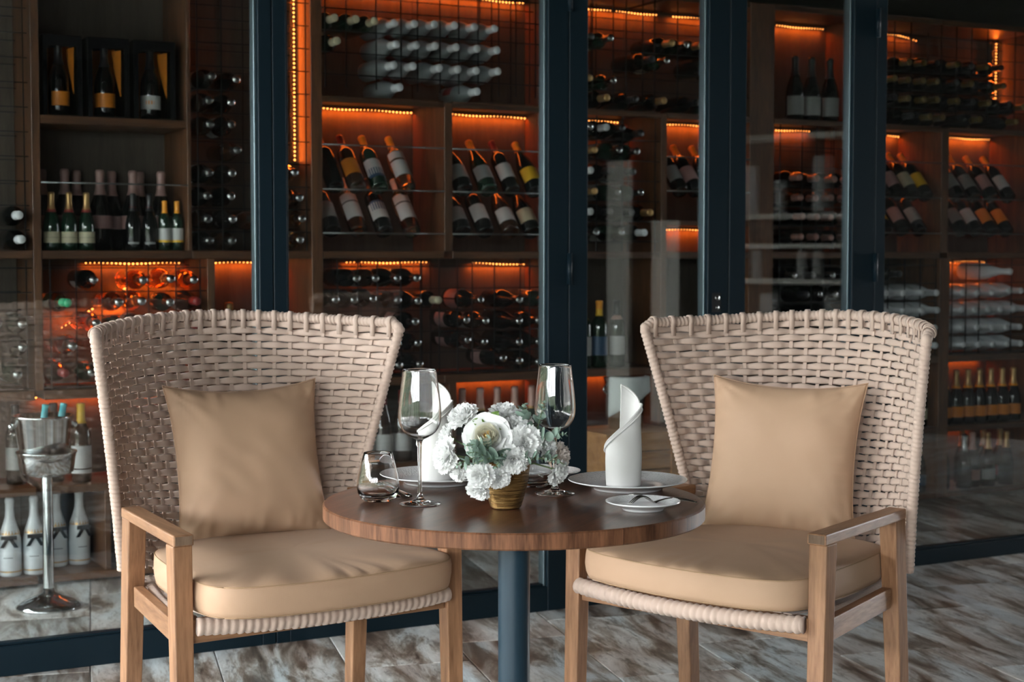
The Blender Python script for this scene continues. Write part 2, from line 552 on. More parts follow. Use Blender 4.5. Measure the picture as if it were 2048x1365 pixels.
# added out of view for the glass to mirror: a cream screen and an open shelf with vases (they show in the panes)
scr = tag(empty('folding_screen', (5.7, 2.45, 0)), 'cream folding screen mirrored in the first narrow door', 'screen')
for k in range(3):
    bevel(ob('screen_leaf', MB().box(-.02, .02, -.13 + .03 * k, .13, .02, [1.72, 1.95, 1.5][k]).mesh('screen_leaf', M['paint']), scr, loc=(.06 * (k % 2), (k - 1) * .40, 0), rot=(0, 0, radians(14 if k % 2 else -14))), .004)
osf = tag(empty('open_shelf', (5.95, 3.80, 0)), 'pale open shelf mirrored in the second narrow door', 'shelf')
for sy in (-.5, .5):
    ob('side', MB().box(-.16, .16, sy - .02, sy + .02, 0, 2.1).mesh('side', M['paint']), osf)
for z in (.10, .55, 1.06, 1.31, 1.52, 2.08):
    ob('shelf_board', MB().box(-.16, .16, -.479, .479, z - .018, z + .017).mesh('shelf_board', M['paint']), osf)
vm_ = MB().lathe([(.001, 0), (.05, 0), (.056, .01), (.056, .26), (.05, .27), (.046, .262), (.05, .02), (.001, .02)], 20).mesh('vase_body', M['l_white'], True)
for k, (dy, z, sc_) in enumerate([(-.36, 1.538, 1.3), (-.12, 1.538, .9), (.2, 1.538, 1.5), (-.3, 1.078, .75), (.05, 1.078, .75), (.17, 1.078, .75), (.3, .568, 1.5), (-.2, .568, 1.4)]):
    vz = tag(empty('cylinder_vase', (5.95, 3.80 + dy, z)), ['tall', 'short', 'tallest', 'squat', 'small', 'slim', 'large', 'wide'][k] + ' white cylinder vase on the mirrored open shelf', 'vase', 'white vases on the mirrored shelf')
    ob('vase_body', vm_, vz, scale=(sc_ * .9, sc_ * .9, sc_ if sc_ < 1.4 else 1.5))
# glazed front
FD = .032


def panel(name, s0, s1, ls, rs, rail, label, hinges=(), top=2.62):
    e = struct(empty(name, mtx=W), label)
    def bx(n, *a, m='frame'):
        return bevel(ob(n, MB().box(*a).mesh(n, M[m]), e), .002, 1)
    bx('stile', s0 + .0015, s0 + ls, -FD, FD, .0, top)
    bx('stile', s1 - rs, s1 - .0015, -FD, FD, .0, top)
    bx('bottom_rail', s0 + ls, s1 - rs, -FD, FD, .0, rail)
    bx('top_rail', s0 + ls, s1 - rs, -FD, FD, top - .1, top)
    # glazing beads: a small step around the pane; caught light painted on one side
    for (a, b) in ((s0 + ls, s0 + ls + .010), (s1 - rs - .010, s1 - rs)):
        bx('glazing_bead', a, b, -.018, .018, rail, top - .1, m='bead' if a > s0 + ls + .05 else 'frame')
    bx('glazing_bead', s0 + ls + .01, s1 - rs - .01, -.018, .018, rail, rail + .008)
    ob('pane', MB().box(s0 + ls + .004, s1 - rs - .004, -.004, .004, rail + .003, top - .103).mesh('pane', M['pane']), e)
    for (hs, hz) in hinges:
        h = MB().tube([(hs, -FD - .006, hz - .055), (hs, -FD - .006, hz + .055)], .009, 10)
        ob('hinge', h.mesh('hinge', M['frame'], True), e)
    return e


panel('window_1', -1.7, .845, .046, .046, .088, 'wide fixed glass pane in front of the ice bucket stand')
panel('window_2', .845, 1.917, .046, .082, .085, 'fixed glass pane between the two dark posts behind the flowers')
d1 = panel('door_1', 1.917, 2.595, .075, .093, .08, 'narrow glazed door leaf with hinges beside the wine glass', [(1.917, 1.19), (1.917, 2.13)])
d2 = panel('door_2', 2.595, 3.285, .075, .112, .075, 'narrow glazed door leaf behind the pillow of the chair')
panel('window_3', 3.285, 4.85, .052, .08, .062, 'glass pane before the white bottles and champagne shelves', [(3.285, 1.19), (3.285, 2.13)])
panel('window_4', 4.85, 6.4, .08, .08, .062, 'far glass pane at the end of the cellar front')
lk = MB().box(2.52, 2.556, -FD - .004, -FD, 1.03, 1.10)
lo = ob('lock_plate', lk.mesh('lock_plate', M['f_black']), d1)
kb = MB().tube([(2.538, -FD - .002, 1.082), (2.538, -FD - .012, 1.082)], .010, 14).tube([(2.538, -FD - .002, 1.047), (2.538, -FD - .012, 1.047)], .007, 12)
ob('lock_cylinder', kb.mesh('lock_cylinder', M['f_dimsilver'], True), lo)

# ------------------------------------------------------------------ cellar shelving
WF, WB = 1.20, 1.52          # front and back of the shelving


def bay(name, label, s0, s1, uprights, boards, rails=(), backs=True):
    e = tag(empty(name, mtx=W), label, 'shelf unit')
    for a, b, z0, z1 in uprights:
        a, b = max(a, s0 + .0005), min(b, s1 - .0005)
        bevel(ob('upright', MB().box(a, b, WF, WB, z0, z1).mesh('upright', M['shelf_v']), e), .002, 1)
    for z0, z1, a, b in boards:
        bevel(ob('shelf_board', MB().box(a + .001, b - .001, WF + .002, WB, z0, z1).mesh('shelf_board', M['shelf']), e), .002, 1)
    for z0, z1, a, b in boards:
        if (z0, z1) == Up: ob('shelf_lip', MB().box(a + .001, b - .001, WF, WF + .024, 1.856, z0 - .0003).mesh('shelf_lip', M['shelf']), e)
    for z, a, b in rails:
        ob('rail', MB().tube([(a, WF - .002, z), (b, WF - .002, z)], .0032, 8).mesh('rail', M['shelfglass'], True), e)
    ob('back_panel', MB().box(s0 + .001, s1 - .001, WB + .0005, WB + .014, 0, 2.41).mesh('back_panel', M['backing']), e)
    ob('plinth', MB().box(s0 + .001, s1 - .001, WF + .06, WB, 0, .012).mesh('plinth', M['darkwall']), e)
    return e


def bd(a, b, *zs): return [(z0, z1, a, b) for z0, z1 in zs]


Bm, Sh, Lo, Bo, Tp, Up = (1.225, 1.255), (.70, .735), (.345, .375), (.012, .040), (2.385, 2.412), (1.873, 1.881)
bay('wine_shelf', 'dark wooden shelf bay with two bottle ends at the picture edge', -.62, .35, [(-.65, -.62, .012, 2.41)],
    bd(-.62, .35, Bm, Sh, Lo, Bo, Tp))
bay('wine_shelf', 'wooden shelf bay holding three gift boxes above champagne bottles', .35, .95, [(.35, .381, .7355, 2.41), (.60, .622, .0405, .345), (.934, .952, 1.255, 2.385)],
    bd(.381, .95, Bm, Sh, Lo, Bo, Tp) + bd(.381, .934, (1.725, 1.755)), [(1.507, .381, .934)])
bay('wine_shelf', 'narrow shelf bay with the upright LED strip and a lit niche', .95, 1.44, [(1.009, 1.039, .735, 1.225), (.952, .985, .04, .70)],
    bd(.95, 1.44, Bm, Sh, Lo, Bo, Tp))
rl = [1.684, 1.505, 1.328]
bay('wine_shelf', 'wooden bay with tilted bottles wearing blue and white labels', 1.44, 2.03, [(1.44, 1.488, .012, 2.41)],
    bd(1.488, 2.03, Bm, Sh, Lo, Bo, Tp, Up), [(z, 1.488, 2.03) for z in rl])
bay('wine_shelf', 'wooden bay whose tilted bottles include a bright yellow label', 2.03, 2.585, [(2.03, 2.068, 1.255, 1.873), (2.05, 2.085, .04, .70)],
    bd(2.068, 2.585, Bm, Up) + bd(2.03, 2.585, Sh, Lo, Bo, Tp), [(z, 2.068, 2.585) for z in rl])
bay('wine_shelf', 'dark wooden bay behind the cloth-covered ice bucket', 2.585, 3.11, [(2.585, 2.62, .012, 2.385)],
    bd(2.62, 3.11, Bm, Sh, Lo, Bo, Tp, Up))
bay('wine_shelf', 'wooden bay with an orange lit niche behind the narrow glazed doors', 3.11, 3.60, [(3.11, 3.142, .012, 1.873)],
    bd(3.142, 3.60, Bm, Sh, Lo, Bo, Tp, Up, (1.375, 1.395)), [(z, 3.142, 3.60) for z in (1.684, 1.53)])
bay('wine_shelf', 'wooden bay with three standing bottles above orange rimmed bottle ends', 3.60, 4.30, [(3.60, 3.741, .012, 2.41)],
    bd(3.741, 4.30, Bm, Sh, Lo, Bo, Tp, Up))
bay('wine_shelf', 'wooden bay with tilted bottles seen just past the last dark post', 4.30, 4.782, [(4.30, 4.335, .012, 2.41)],
    bd(4.335, 4.782, Bm, Sh, Lo, Bo, Tp, Up), [(z, 4.335, 4.782) for z in (1.70, 1.525, 1.35)])
bay('wine_shelf', 'wooden bay above the orange label champagne bottles', 4.782, 5.42, [(4.782, 4.832, 1.255, 1.873), (4.77, 4.85, .012, 1.225)],
    bd(4.832, 5.42, Bm, Up) + bd(4.85, 5.42, Sh, Lo, Bo) + bd(4.782, 5.42, Tp), [(z, 4.832, 5.42) for z in (1.70, 1.525, 1.35)])
bay('wine_shelf', 'dark end bay of the shelving at the far picture edge', 5.42, 6.4, [(5.42, 5.47, .012, 2.41), (6.37, 6.4, .012, 2.41)],
    bd(5.47, 6.37, Bm, Sh, Lo, Bo, Tp, Up))


RACKS, LYING = [], []      # racks are strung once the bottles are in, so that no wire runs through one


def rack(label, s0, s1, z0, z1, sv, zh):
    """wire rack: a front and a back grid; sv, zh: wire positions"""
    RACKS.append((label, s0, s1, z0, z1, sv, zh))


def build_rack(label, s0, s1, z0, z1, sv, zh):
    e = tag(empty('wire_rack', mtx=W), label, 'wire rack')
    r = .0021
    mine = [q for q in LYING if s0 - .02 < q[0] < s1 + .02 and z0 - .02 < q[1] < z1 + .02]

    def free(v, axis, clear):
        for d in sorted([k * .004 for k in range(-10, 11)], key=abs):
            x = v + d
            lo_, hi_ = (s0, s1) if axis == 0 else (z0, z1)
            if not (lo_ + .004 < x < hi_ - .004): continue
            if all(abs(x - q[axis]) > (q[2] if clear == 'body' else .017) + .0045 for q in mine): return x
        return None
    mv = MB().box(-r, r, -r, r, z0, z1).mesh('wire', M['wire'])
    mh = MB().box(s0, s1, -r, r, -r, r).mesh('wire', M['wire'])
    for w, kind in ((WF + .004, 'neck'), (WF + .23, 'body')):
        for s in sv:
            s = free(s, 0, kind)
            if s is not None: ob('wire', mv, e, loc=(s, w, 0))
        for z in zh:
            z = free(z, 1, kind)
            if z is not None: ob('wire', mh, e, loc=(0, w + .0042, z))
    return e


def ar(a, b, n): return [a + (b - a) * k / (n - 1) for k in range(n)]


ZL = [.74, .832, .921, 1.01, 1.10, 1.19]
ZT = [1.888, 1.967, 2.055, 2.143, 2.23, 2.32]
rack('black wire rack at the picture edge beside the gift boxes', -.6, .34, 1.26, 2.38, ar(-.55, .30, 9), [1.33, 1.42, 1.51, 1.60, 1.69, 1.78, 1.87, 1.96, 2.05, 2.14, 2.23, 2.32])
rack('black wire rack of dark bottles beside the gift box shelf', .955, 1.436, 1.258, 2.383, ar(.985, 1.42, 5), [1.33, 1.42, 1.51, 1.60, 1.69, 1.79, 1.88, 1.97, 2.06, 2.15, 2.24, 2.33])
rack('black wire rack with orange glowing bottles behind the chair', .384, 1.006, .738, 1.222, ar(.41, .98, 7), ZL)
rack('black wire rack at the picture edge behind the bucket', -.6, .346, .738, 1.222, ar(-.55, .30, 9), ZL)
rack('black wire rack of dark bottles above the flowers', 1.491, 2.582, .738, 1.222, ar(1.53, 2.56, 12), ZL)
rack('black wire rack of white capped bottles near the ceiling', 1.491, 2.582, 1.913, 2.383, ar(1.52, 2.56, 12), ZT)
rack('black wire rack of dark bottles at the top of the middle doors', 2.623, 3.597, 1.913, 2.383, ar(2.66, 3.57, 11), ZT)
rack('black wire rack in the dark bay behind the first narrow door', 2.623, 3.107, 1.258, 1.853, ar(2.66, 3.08, 5), [1.30, 1.39, 1.48, 1.57, 1.66, 1.75])
rack('black wire rack with orange rimmed bottle ends behind second narrow door', 3.745, 4.297, 1.258, 1.853, ar(3.78, 4.27, 6), [1.285, 1.38, 1.47, 1.565, 1.655, 1.75])
rack('low black wire rack behind second narrow door', 3.745, 4.297, .738, 1.222, ar(3.78, 4.27, 6), ZL)
rack('black wire rack with gold tipped bottles near the corner LED', 4.338, 5.416, 1.913, 2.383, ar(4.37, 5.38, 11), ZT)
rack('black wire rack full of white bottles beside the chair', 4.338, 4.767, .738, 1.222, ar(4.37, 4.74, 5), ZL)
rack('black wire rack full of white bottles at the picture edge', 4.853, 5.416, .738, 1.222, ar(4.88, 5.39, 6), ZL)


# LED tapes: strip, lamps, and the light they give
def led(p0, p1, label, power=1.0, n=None):
    P0, P1 = Vector(p0), Vector(p1)
    mid = (P0 + P1) / 2; d = P1 - P0; L = d.length
    e = tag(empty('led_strip', mtx=W @ Matrix.Translation(mid)), label, 'light strip', 'amber LED strips of the wine shelving')
    dn = d.normalized()
    a, b = P0 - mid, P1 - mid
    vert = abs(dn.z) > .8
    off = Vector((0, -.003, 0)) if vert else Vector((0, 0, -.003))
    tp = MB().tube([a, b], .0045, 6).mesh('tape', M['ledbase'])
    ob('tape', tp, e)
    n = n or max(3, int(L / .0167))
    m = MB()
    r = .0052
    for k in range(n):
        c = a + d * ((k + .5) / n) + off * 1.6 + Vector((0, 0, .006 * sin(k * .37 + L * 50) * (0 if vert else .5)))
        m.add([c + Vector(q) for q in ((r, 0, 0), (0, r, 0), (-r, 0, 0), (0, -r, 0), (0, 0, r), (0, 0, -r))],
              [(0, 1, 4), (1, 2, 4), (2, 3, 4), (3, 0, 4), (1, 0, 5), (2, 1, 5), (3, 2, 5), (0, 3, 5)])
    lo_ = ob('lamps', m.mesh('lamps', M['led'], True), e); lo_['kind'] = 'stuff'
    ld = bpy.data.lights.new('led_glow', 'AREA'); ld.shape = 'RECTANGLE'; ld.size = L; ld.size_y = .012
    ld.color = (1, .14, .012); ld.energy = power * LEDP * max(L, .1)
    lt = bpy.data.objects.new('led_glow', ld); COL.objects.link(lt); lt.parent = e
    face = Vector((0, .35, -1)) if not vert else Vector((-.5, -.6, 0))
    zax = -face.normalized(); xax = dn; yax = zax.cross(xax).normalized(); xax = yax.cross(zax)
    lt.matrix_local = Matrix((xax, yax, zax)).transposed().to_4x4() @ Matrix.Translation((0, 0, -.012))
    return e


LEDP = 1.2
wl = 1.495
led((1.075, wl, 1.212), (1.43, wl, 1.216), 'amber LED strip over the niche with a lone champagne bottle')
led((1.50, wl, 1.863), (2.02, wl, 1.862), 'amber LED strip above the tilted bottles with blue and white labels')
led((2.08, wl, 1.863), (2.58, wl, 1.861), 'amber LED strip above the tilted bottles with a yellow label')
led((1.70, wl, 1.213), (2.09, wl, 1.213), 'amber LED strip over the wire rack, right of the chair back')
led((2.30, wl, 1.210), (2.575, wl, 1.203), 'short amber LED strip over the wire rack beside the dark post')
led((1.60, wl, 2.372), (2.57, wl, 2.372), 'amber LED strip at the very top above white capped bottles', .8)
led((2.66, wl, 2.374), (3.28, wl, 2.371), 'long amber LED strip at the top of the first narrow door', .8)
led((3.36, wl, 2.372), (3.58, wl, 2.372), 'short amber LED strip at top beside the long one', .8)
led((2.66, wl, 1.862), (3.07, wl, 1.862), 'amber LED strip over dark bottles behind first narrow door', .6)
led((3.16, wl, 1.863), (3.58, wl, 1.863), 'amber LED strip over the orange niche behind first narrow door')
led((3.16, wl, 1.366), (3.58, wl, 1.366), 'low amber LED strip in the orange niche behind first narrow door')
led((3.80, wl, 2.370), (4.27, wl, 2.370), 'amber LED strip above the three standing dark bottles', .8)
led((3.80, wl, 1.861), (4.19, wl, 1.861), 'amber LED strip above the orange rimmed bottle ends', .7)
led((4.36, wl, 2.374), (4.76, wl, 2.374), 'amber LED strip near the ceiling past the last post', .6)
led((4.76, wl, 2.374), (4.88, wl, 2.35), 'drooping end of amber LED strip near the ceiling', .4)
led((4.36, wl, 1.863), (4.77, wl, 1.857), 'amber LED strip over tilted bottles past the last post')
led((4.85, wl, 1.863), (5.40, wl, 1.862), 'amber LED strip over the tilted bottles at the picture edge')
led((4.88, wl, 1.212), (5.38, wl, 1.212), 'amber LED strip over the rack of white bottles')
led((2.68, wl, .690), (3.05, wl, .690), 'amber LED strip under the shelf behind the ice bucket', .7)
led((2.10, wl, .688), (2.57, wl, .688), 'amber LED strip above the rose foiled champagne bottles', .7)
led((4.87, wl, .690), (5.36, wl, .690), 'amber LED strip above the orange label champagne bottles', .5)
led((4.87, wl, .336), (5.30, wl, .336), 'amber LED strip above the lowest champagne row', .3)
led((.40, wl, .690), (.90, wl, .690), 'amber LED strip behind the ice bucket stand', .6)
led((.60, wl, 1.212), (.99, wl, 1.212), 'amber LED strip lighting the orange glowing bottles', 1.0)
led((.50, 1.478, .955), (.74, 1.478, 1.105), 'slanting amber LED strip glowing through the orange bottles', 1.6)
led((.745, 1.478, 1.108), (.98, 1.478, 1.185), 'upper end of slanting amber LED strip behind orange bottles', 1.6)
led((1.431, 1.37, 1.62), (1.431, 1.37, 2.37), 'upright amber LED strip beside the dark post', .9)
led((5.405, 1.47, 2.0), (5.405, 1.47, 2.37), 'upright amber LED strip near the ceiling corner', .8)

# ------------------------------------------------------------------ bottles
PROF = {
    'champ': [(.0005, .012), (.030, .004), (.040, 0), (.044, .007), (.044, .125), (.0425, .148), (.036, .178), (.025, .208), (.0175, .235), (.0155, .262), (.0155, .285), (.0170, .292), (.0170, .302), (.0135, .312), (.0005, .313)],
    'bord': [(.0005, .012), (.027, .004), (.034, 0), (.0375, .006), (.0375, .185), (.035, .200), (.026, .216), (.0165, .230), (.0145, .245), (.0140, .285), (.0152, .287), (.0152, .297), (.0135, .300), (.0005, .300)],
    'burg': [(.0005, .012), (.028, .004), (.037, 0), (.041, .006), (.041, .135), (.0385, .155), (.030, .190), (.020, .222), (.0155, .245), (.0145, .282), (.0157, .284), (.0157, .294), (.0135, .298), (.0005, .298)],
}
CAPZ = {'champ': .215, 'bord': .237, 'burg': .240}
LABZ = {'champ': (.040, .100), 'bord': (.055, .140), 'burg': (.045, .118)}
_cache = {}


def prof_r(shape, z):
    P = [p for p in PROF[shape][2:]]
    for (r0, z0), (r1, z1) in zip(P, P[1:]):
        if z0 <= z <= z1 and z1 > z0: return r0 + (r1 - r0) * (z - z0) / (z1 - z0)
    return P[-1][0]


def bmesh_body(shape, mat):
    k = ('b', shape, mat)
    if k not in _cache:
        _cache[k] = MB().lathe(PROF[shape], 18).mesh('bottle_body', M[mat], True)
    return _cache[k]


def bmesh_cap(shape, mat, low=None):
    k = ('c', shape, mat, low)
    if k not in _cache:
        z0 = low or CAPZ[shape]
        pr = [(prof_r(shape, z0) + .0009, z0)] + [(r + .0009, z) for r, z in PROF[shape] if z > z0 + .003]
        pr[-1] = (.0005, pr[-1][1] + .001)
        _cache[k] = MB().lathe(pr, 18).mesh('capsule', M[mat], True)
    return _cache[k]


def bmesh_label(shape, mat, z0, z1, half=80, split=None):
    k = ('l', shape, mat, z0, z1, half)
    if k not in _cache:
        rows = []
        for z in (z0, (z0 + z1) / 2, z1):
            r = prof_r(shape, z) + .0008
            rows.append([(r * sin(radians(a)), -r * cos(radians(a)), z) for a in range(-half, half + 1, 16)])
        _cache[k] = MB().grid(rows).mesh('label', M[mat], True)
    return _cache[k]


def bottle(name, label, shape, body, cap, lab, mtx, group=None, neck=None, capz=None, extra=(), lz=None):
    e = tag(empty(name, mtx=mtx), label, 'bottle', group)
    ob('glass_body', bmesh_body(shape, body), e)
    if cap: ob('capsule', bmesh_cap(shape, cap, capz), e)
    if lab:
        z0, z1 = lz or LABZ[shape]
        ob('paper_label', bmesh_label(shape, lab, z0, z1), e)
    if neck: ob('neck_label', bmesh_label(shape, neck, .150, .180, 64), e)
    for (m, z0, z1, half) in extra:
        ob('label_band', bmesh_label(shape, m, z0, z1, half), e)
    return e


def T(*a): return Matrix.Translation(a)
def R(deg, ax): return Matrix.Rotation(radians(deg), 4, ax)


def lying(s, z, w=1.16, h=.30, roll=0, yaw=0):      # neck towards the glass front, tip at w
    LYING.append((s, z, .042 if h < .2995 or h > .305 else .0385))
    return W @ T(s, w, z) @ R(yaw, 'Z') @ R(90, 'X') @ T(0, 0, -h) @ R(roll, 'Z')


def standing(s, w, z, rz=0): return W @ T(s, w, z) @ R(rz, 'Z')
def tilted(s, z, w=1.23, lean=42, rz=0): return W @ T(s, w, z) @ R(-lean, 'X') @ R(rz, 'Z')


ORD = ['first', 'second', 'third', 'fourth', 'fifth', 'sixth', 'seventh', 'eighth', 'ninth', 'tenth', 'eleventh', 'twelfth']


def rows_of(pts, tol=.035):
    rows = []
    for s, z in sorted(pts, key=lambda q: -q[1]):
        if rows and abs(rows[-1][0][1] - z) < tol: rows[-1].append((s, z))
        else: rows.append([(s, z)])
    return [sorted(r) for r in rows]


def rack_fill(pts, what, where, group, pick, w=1.16):
    """pick(i) -> shape, body, cap, lab"""
    i = 0
    for ri, r in enumerate(rows_of(pts)):
        last = None
        for ci, (s, z) in enumerate(r):
            shape, body, cap, lab = pick(i)
            i += 1
            rad_ = .0422 if shape == 'burg' else .0387
            if last: s = max(s, last[0] + last[1] + rad_ + .0012)
            last = (s, rad_)
            pos = f'{ORD[ri]} row, {ORD[ci]} along' if len(r) > 1 else f'{ORD[ri]} row'
            bottle('wine_bottle', f'{what} {where}, {pos}', shape, body, cap, lab,
                   lying(s, z, w, .300 if shape == 'bord' else .298 if shape == 'burg' else .313, random.uniform(0, 360), random.uniform(-.3, .3)), group)


def pk(*opts):
    return lambda i: opts[(i * 7 + i // 3) % len(opts)]


def text_mesh(txt, size, mat):
    k = ('t', txt, size, mat)
    if k not in _cache:
        fc = bpy.data.curves.new('text', 'FONT'); fc.body = txt; fc.size = size; fc.align_x = 'CENTER'; fc.extrude = .0001
        to = bpy.data.objects.new('text', fc); COL.objects.link(to)
        me = bpy.data.meshes.new_from_object(to.evaluated_get(bpy.context.evaluated_depsgraph_get()))
        me.materials.clear(); me.materials.append(M[mat])
        bpy.data.objects.remove(to)
        _cache[k] = me
    return _cache[k]


# near the ceiling, centre: clear necks and white bottles
rack_fill([(1.529, 2.185), (1.620, 2.186), (1.702, 2.184), (1.539, 2.095)], 'pale capped dark bottle lying', 'left of the white bottles', 'pale capped bottles in the high rack',
          pk(('bord', 'b_green', 'l_cream', None)))
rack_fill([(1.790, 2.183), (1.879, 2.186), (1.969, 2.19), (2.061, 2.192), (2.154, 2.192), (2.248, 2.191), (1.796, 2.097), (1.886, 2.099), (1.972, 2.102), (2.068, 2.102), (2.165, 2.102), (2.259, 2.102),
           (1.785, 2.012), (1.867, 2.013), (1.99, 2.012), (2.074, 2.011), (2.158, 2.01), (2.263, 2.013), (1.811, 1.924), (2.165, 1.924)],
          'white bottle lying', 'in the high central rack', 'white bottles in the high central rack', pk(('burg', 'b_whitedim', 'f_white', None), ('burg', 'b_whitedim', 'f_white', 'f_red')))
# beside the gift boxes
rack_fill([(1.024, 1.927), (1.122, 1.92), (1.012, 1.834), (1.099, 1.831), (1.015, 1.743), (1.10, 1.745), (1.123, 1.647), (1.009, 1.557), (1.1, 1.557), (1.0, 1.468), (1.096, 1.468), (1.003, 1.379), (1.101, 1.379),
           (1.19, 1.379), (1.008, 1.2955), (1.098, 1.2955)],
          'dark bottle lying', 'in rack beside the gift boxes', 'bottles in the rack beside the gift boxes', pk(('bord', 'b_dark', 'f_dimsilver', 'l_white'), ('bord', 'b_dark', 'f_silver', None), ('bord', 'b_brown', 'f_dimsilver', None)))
rack_fill([(1.364, 1.567), (1.33, 1.468), (1.384, 1.468), (1.36, 1.385), (1.394, 1.30), (1.30, 1.30)][:1] + [(1.384, 1.468), (1.394, 1.385), (1.385, 1.30)],
          'amber lit bottle lying', 'below the upright LED strip', 'bottles below the upright LED strip', pk(('bord', 'amber', 'f_silver', None), ('bord', 'b_brown', 'f_silver', None)), 1.18)
rack_fill([(.294, 1.384), (.301, 1.2955)], 'white capped bottle lying', 'at the picture edge beam', 'two bottles at the picture edge', pk(('bord', 'b_dark', 'f_white', None)))
# lower left rack: amber bottles glowing
rack_fill([(.749, 1.144), (.855, 1.148), (.945, 1.144), (.655, 1.061), (.742, 1.064), (.57, .985), (.48, .90)], 'glowing orange bottle lying', 'in the rack behind the woven chair', 'glowing bottles behind the chair',
          pk(('bord', 'amber', 'f_silver', None), ('burg', 'amber', 'f_silver', None)))
rack_fill([(.562, 1.146), (.850, 1.058), (.955, 1.061), (.66, .972), (.75, .972), (.85, .97), (.95, .97), (.66, .88), (.75, .88), (.85, .88), (.95, .88), (.45, .80), (.55, .80), (.66, .80), (.80, .80)], 'dark bottle lying',
          'in the rack behind the woven chair', 'dark bottles behind the chair', pk(('bord', 'b_dark', 'f_silver', 'l_white'), ('bord', 'b_green', 'f_silver', None), ('burg', 'b_brown', 'f_red', 'l_white')))
bottle('wine_bottle', 'pale wine bottle with a bright green capsule lying in the rack', 'bord', 'clearbottle', 'f_green', 'l_white', lying(.462, 1.062, 1.15, .30, 90, 6))
rack_fill([(.30, .985), (.30, .90), (.21, .985), (.28, .80), (.19, .90), (.10, .985)], 'dark bottle lying', 'in rack at the picture edge above the bucket', 'bottles above the bucket',
          pk(('bord', 'b_green', 'f_silver', 'l_white'), ('bord', 'b_dark', 'f_silver', None)))
# centre low rack above the flowers
P_low = [(1.618, 1.145), (1.701, 1.145), (1.80, 1.145), (1.887, 1.145), (1.527, 1.06), (1.608, 1.058), (1.69, 1.062), (1.801, 1.054), (1.893, 1.05), (2.115, .968), (2.205, .962), (1.879, .964), (2.367, .959), (2.463, .959), (1.89, .877), (1.800, .875), (2.12, .883),
         (2.20, .873), (2.367, .868), (2.463, .868), (1.899, .787), (1.806, .787), (2.367, .787), (2.29, .80), (2.463, .780), (2.367, 1.05), (2.50, 1.05)]
rack_fill(P_low, 'dark bottle lying', 'in the rack above the flowers', 'bottles in the rack above the flowers',
          pk(('bord', 'b_dark', 'f_silver', 'l_pink'), ('bord', 'b_green', 'f_silver', 'l_white'), ('burg', 'b_dark', 'f_silver', None), ('bord', 'b_brown', 'f_silver', 'l_white')))
bottle('wine_bottle', 'bottle with a pale cream capsule in the rack above flowers', 'bord', 'b_dark', 'l_cream', None, lying(1.984, 1.052, 1.16, .30, 0))
bottle('wine_bottle', 'bottle with a large pink label lying high in the rack', 'burg', 'b_dark', 'f_silver', 'l_pink', lying(2.183, 1.052, 1.16, .298, 90, 2), None, None, None, [('l_pink', .03, .13, 176)])
# middle doors, dark
rack_fill([(3.141, 2.189), (3.20, 2.186), (3.284, 2.187), (3.035, 2.11), (3.115, 2.11), (2.713, 2.01), (2.835, 2.007), (2.802, 1.929), (3.278, 1.929), (2.72, 2.19), (2.82, 2.19), (3.38, 2.187), (3.47, 2.187), (3.38, 2.10), (2.95, 1.93), (3.10, 1.93), (3.40, 1.93), (3.50, 2.10)],
          'dark bottle lying', 'in the top rack behind the middle doors', 'bottles in the top rack of the middle doors', pk(('bord', 'b_dark', 'f_black', None), ('bord', 'b_green', 'f_silver', 'l_cream'), ('bord', 'b_dark', 'f_gold', None)))
rack_fill([(2.718, 1.80), (2.80, 1.80), (2.88, 1.80), (2.98, 1.78), (2.739, 1.70), (2.867, 1.703), (2.96, 1.70), (2.72, 1.61), (2.82, 1.61), (2.94, 1.61), (2.74, 1.52), (2.86, 1.52), (2.98, 1.52), (2.72, 1.43), (2.82, 1.43), (2.93, 1.43), (3.03, 1.43), (2.75, 1.34), (2.88, 1.34), (3.0, 1.34)],
          'dark bottle lying', 'in the dark bay above the ice bucket', 'bottles in the dark bay above the ice bucket', pk(('bord', 'b_green', 'f_silver', 'l_white'), ('bord', 'b_dark', 'f_gold', None), ('burg', 'b_dark', 'f_black', 'l_grey'), ('bord', 'b_dark', 'f_white', None)))
rack_fill([(3.863, 1.606), (3.967, 1.604), (4.073, 1.602), (4.17, 1.602), (3.872, 1.512), (3.962, 1.510), (4.055, 1.513), (4.15, 1.512), (3.885, 1.423), (3.972, 1.422), (4.05, 1.42), (4.15, 1.42), (3.875, 1.327), (3.966, 1.327), (4.056, 1.325), (4.15, 1.325), (3.868, 1.292), (4.01, 1.292)][:16],
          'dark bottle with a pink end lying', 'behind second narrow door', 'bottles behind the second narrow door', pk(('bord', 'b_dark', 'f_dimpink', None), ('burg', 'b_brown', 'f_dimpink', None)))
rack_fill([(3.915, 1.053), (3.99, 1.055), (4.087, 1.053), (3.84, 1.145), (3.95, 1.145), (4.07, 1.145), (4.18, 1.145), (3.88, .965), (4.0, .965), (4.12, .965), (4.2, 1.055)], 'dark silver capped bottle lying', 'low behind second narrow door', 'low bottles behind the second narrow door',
          pk(('bord', 'b_dark', 'f_silver', None), ('bord', 'b_dark', 'f_black', 'l_grey')))
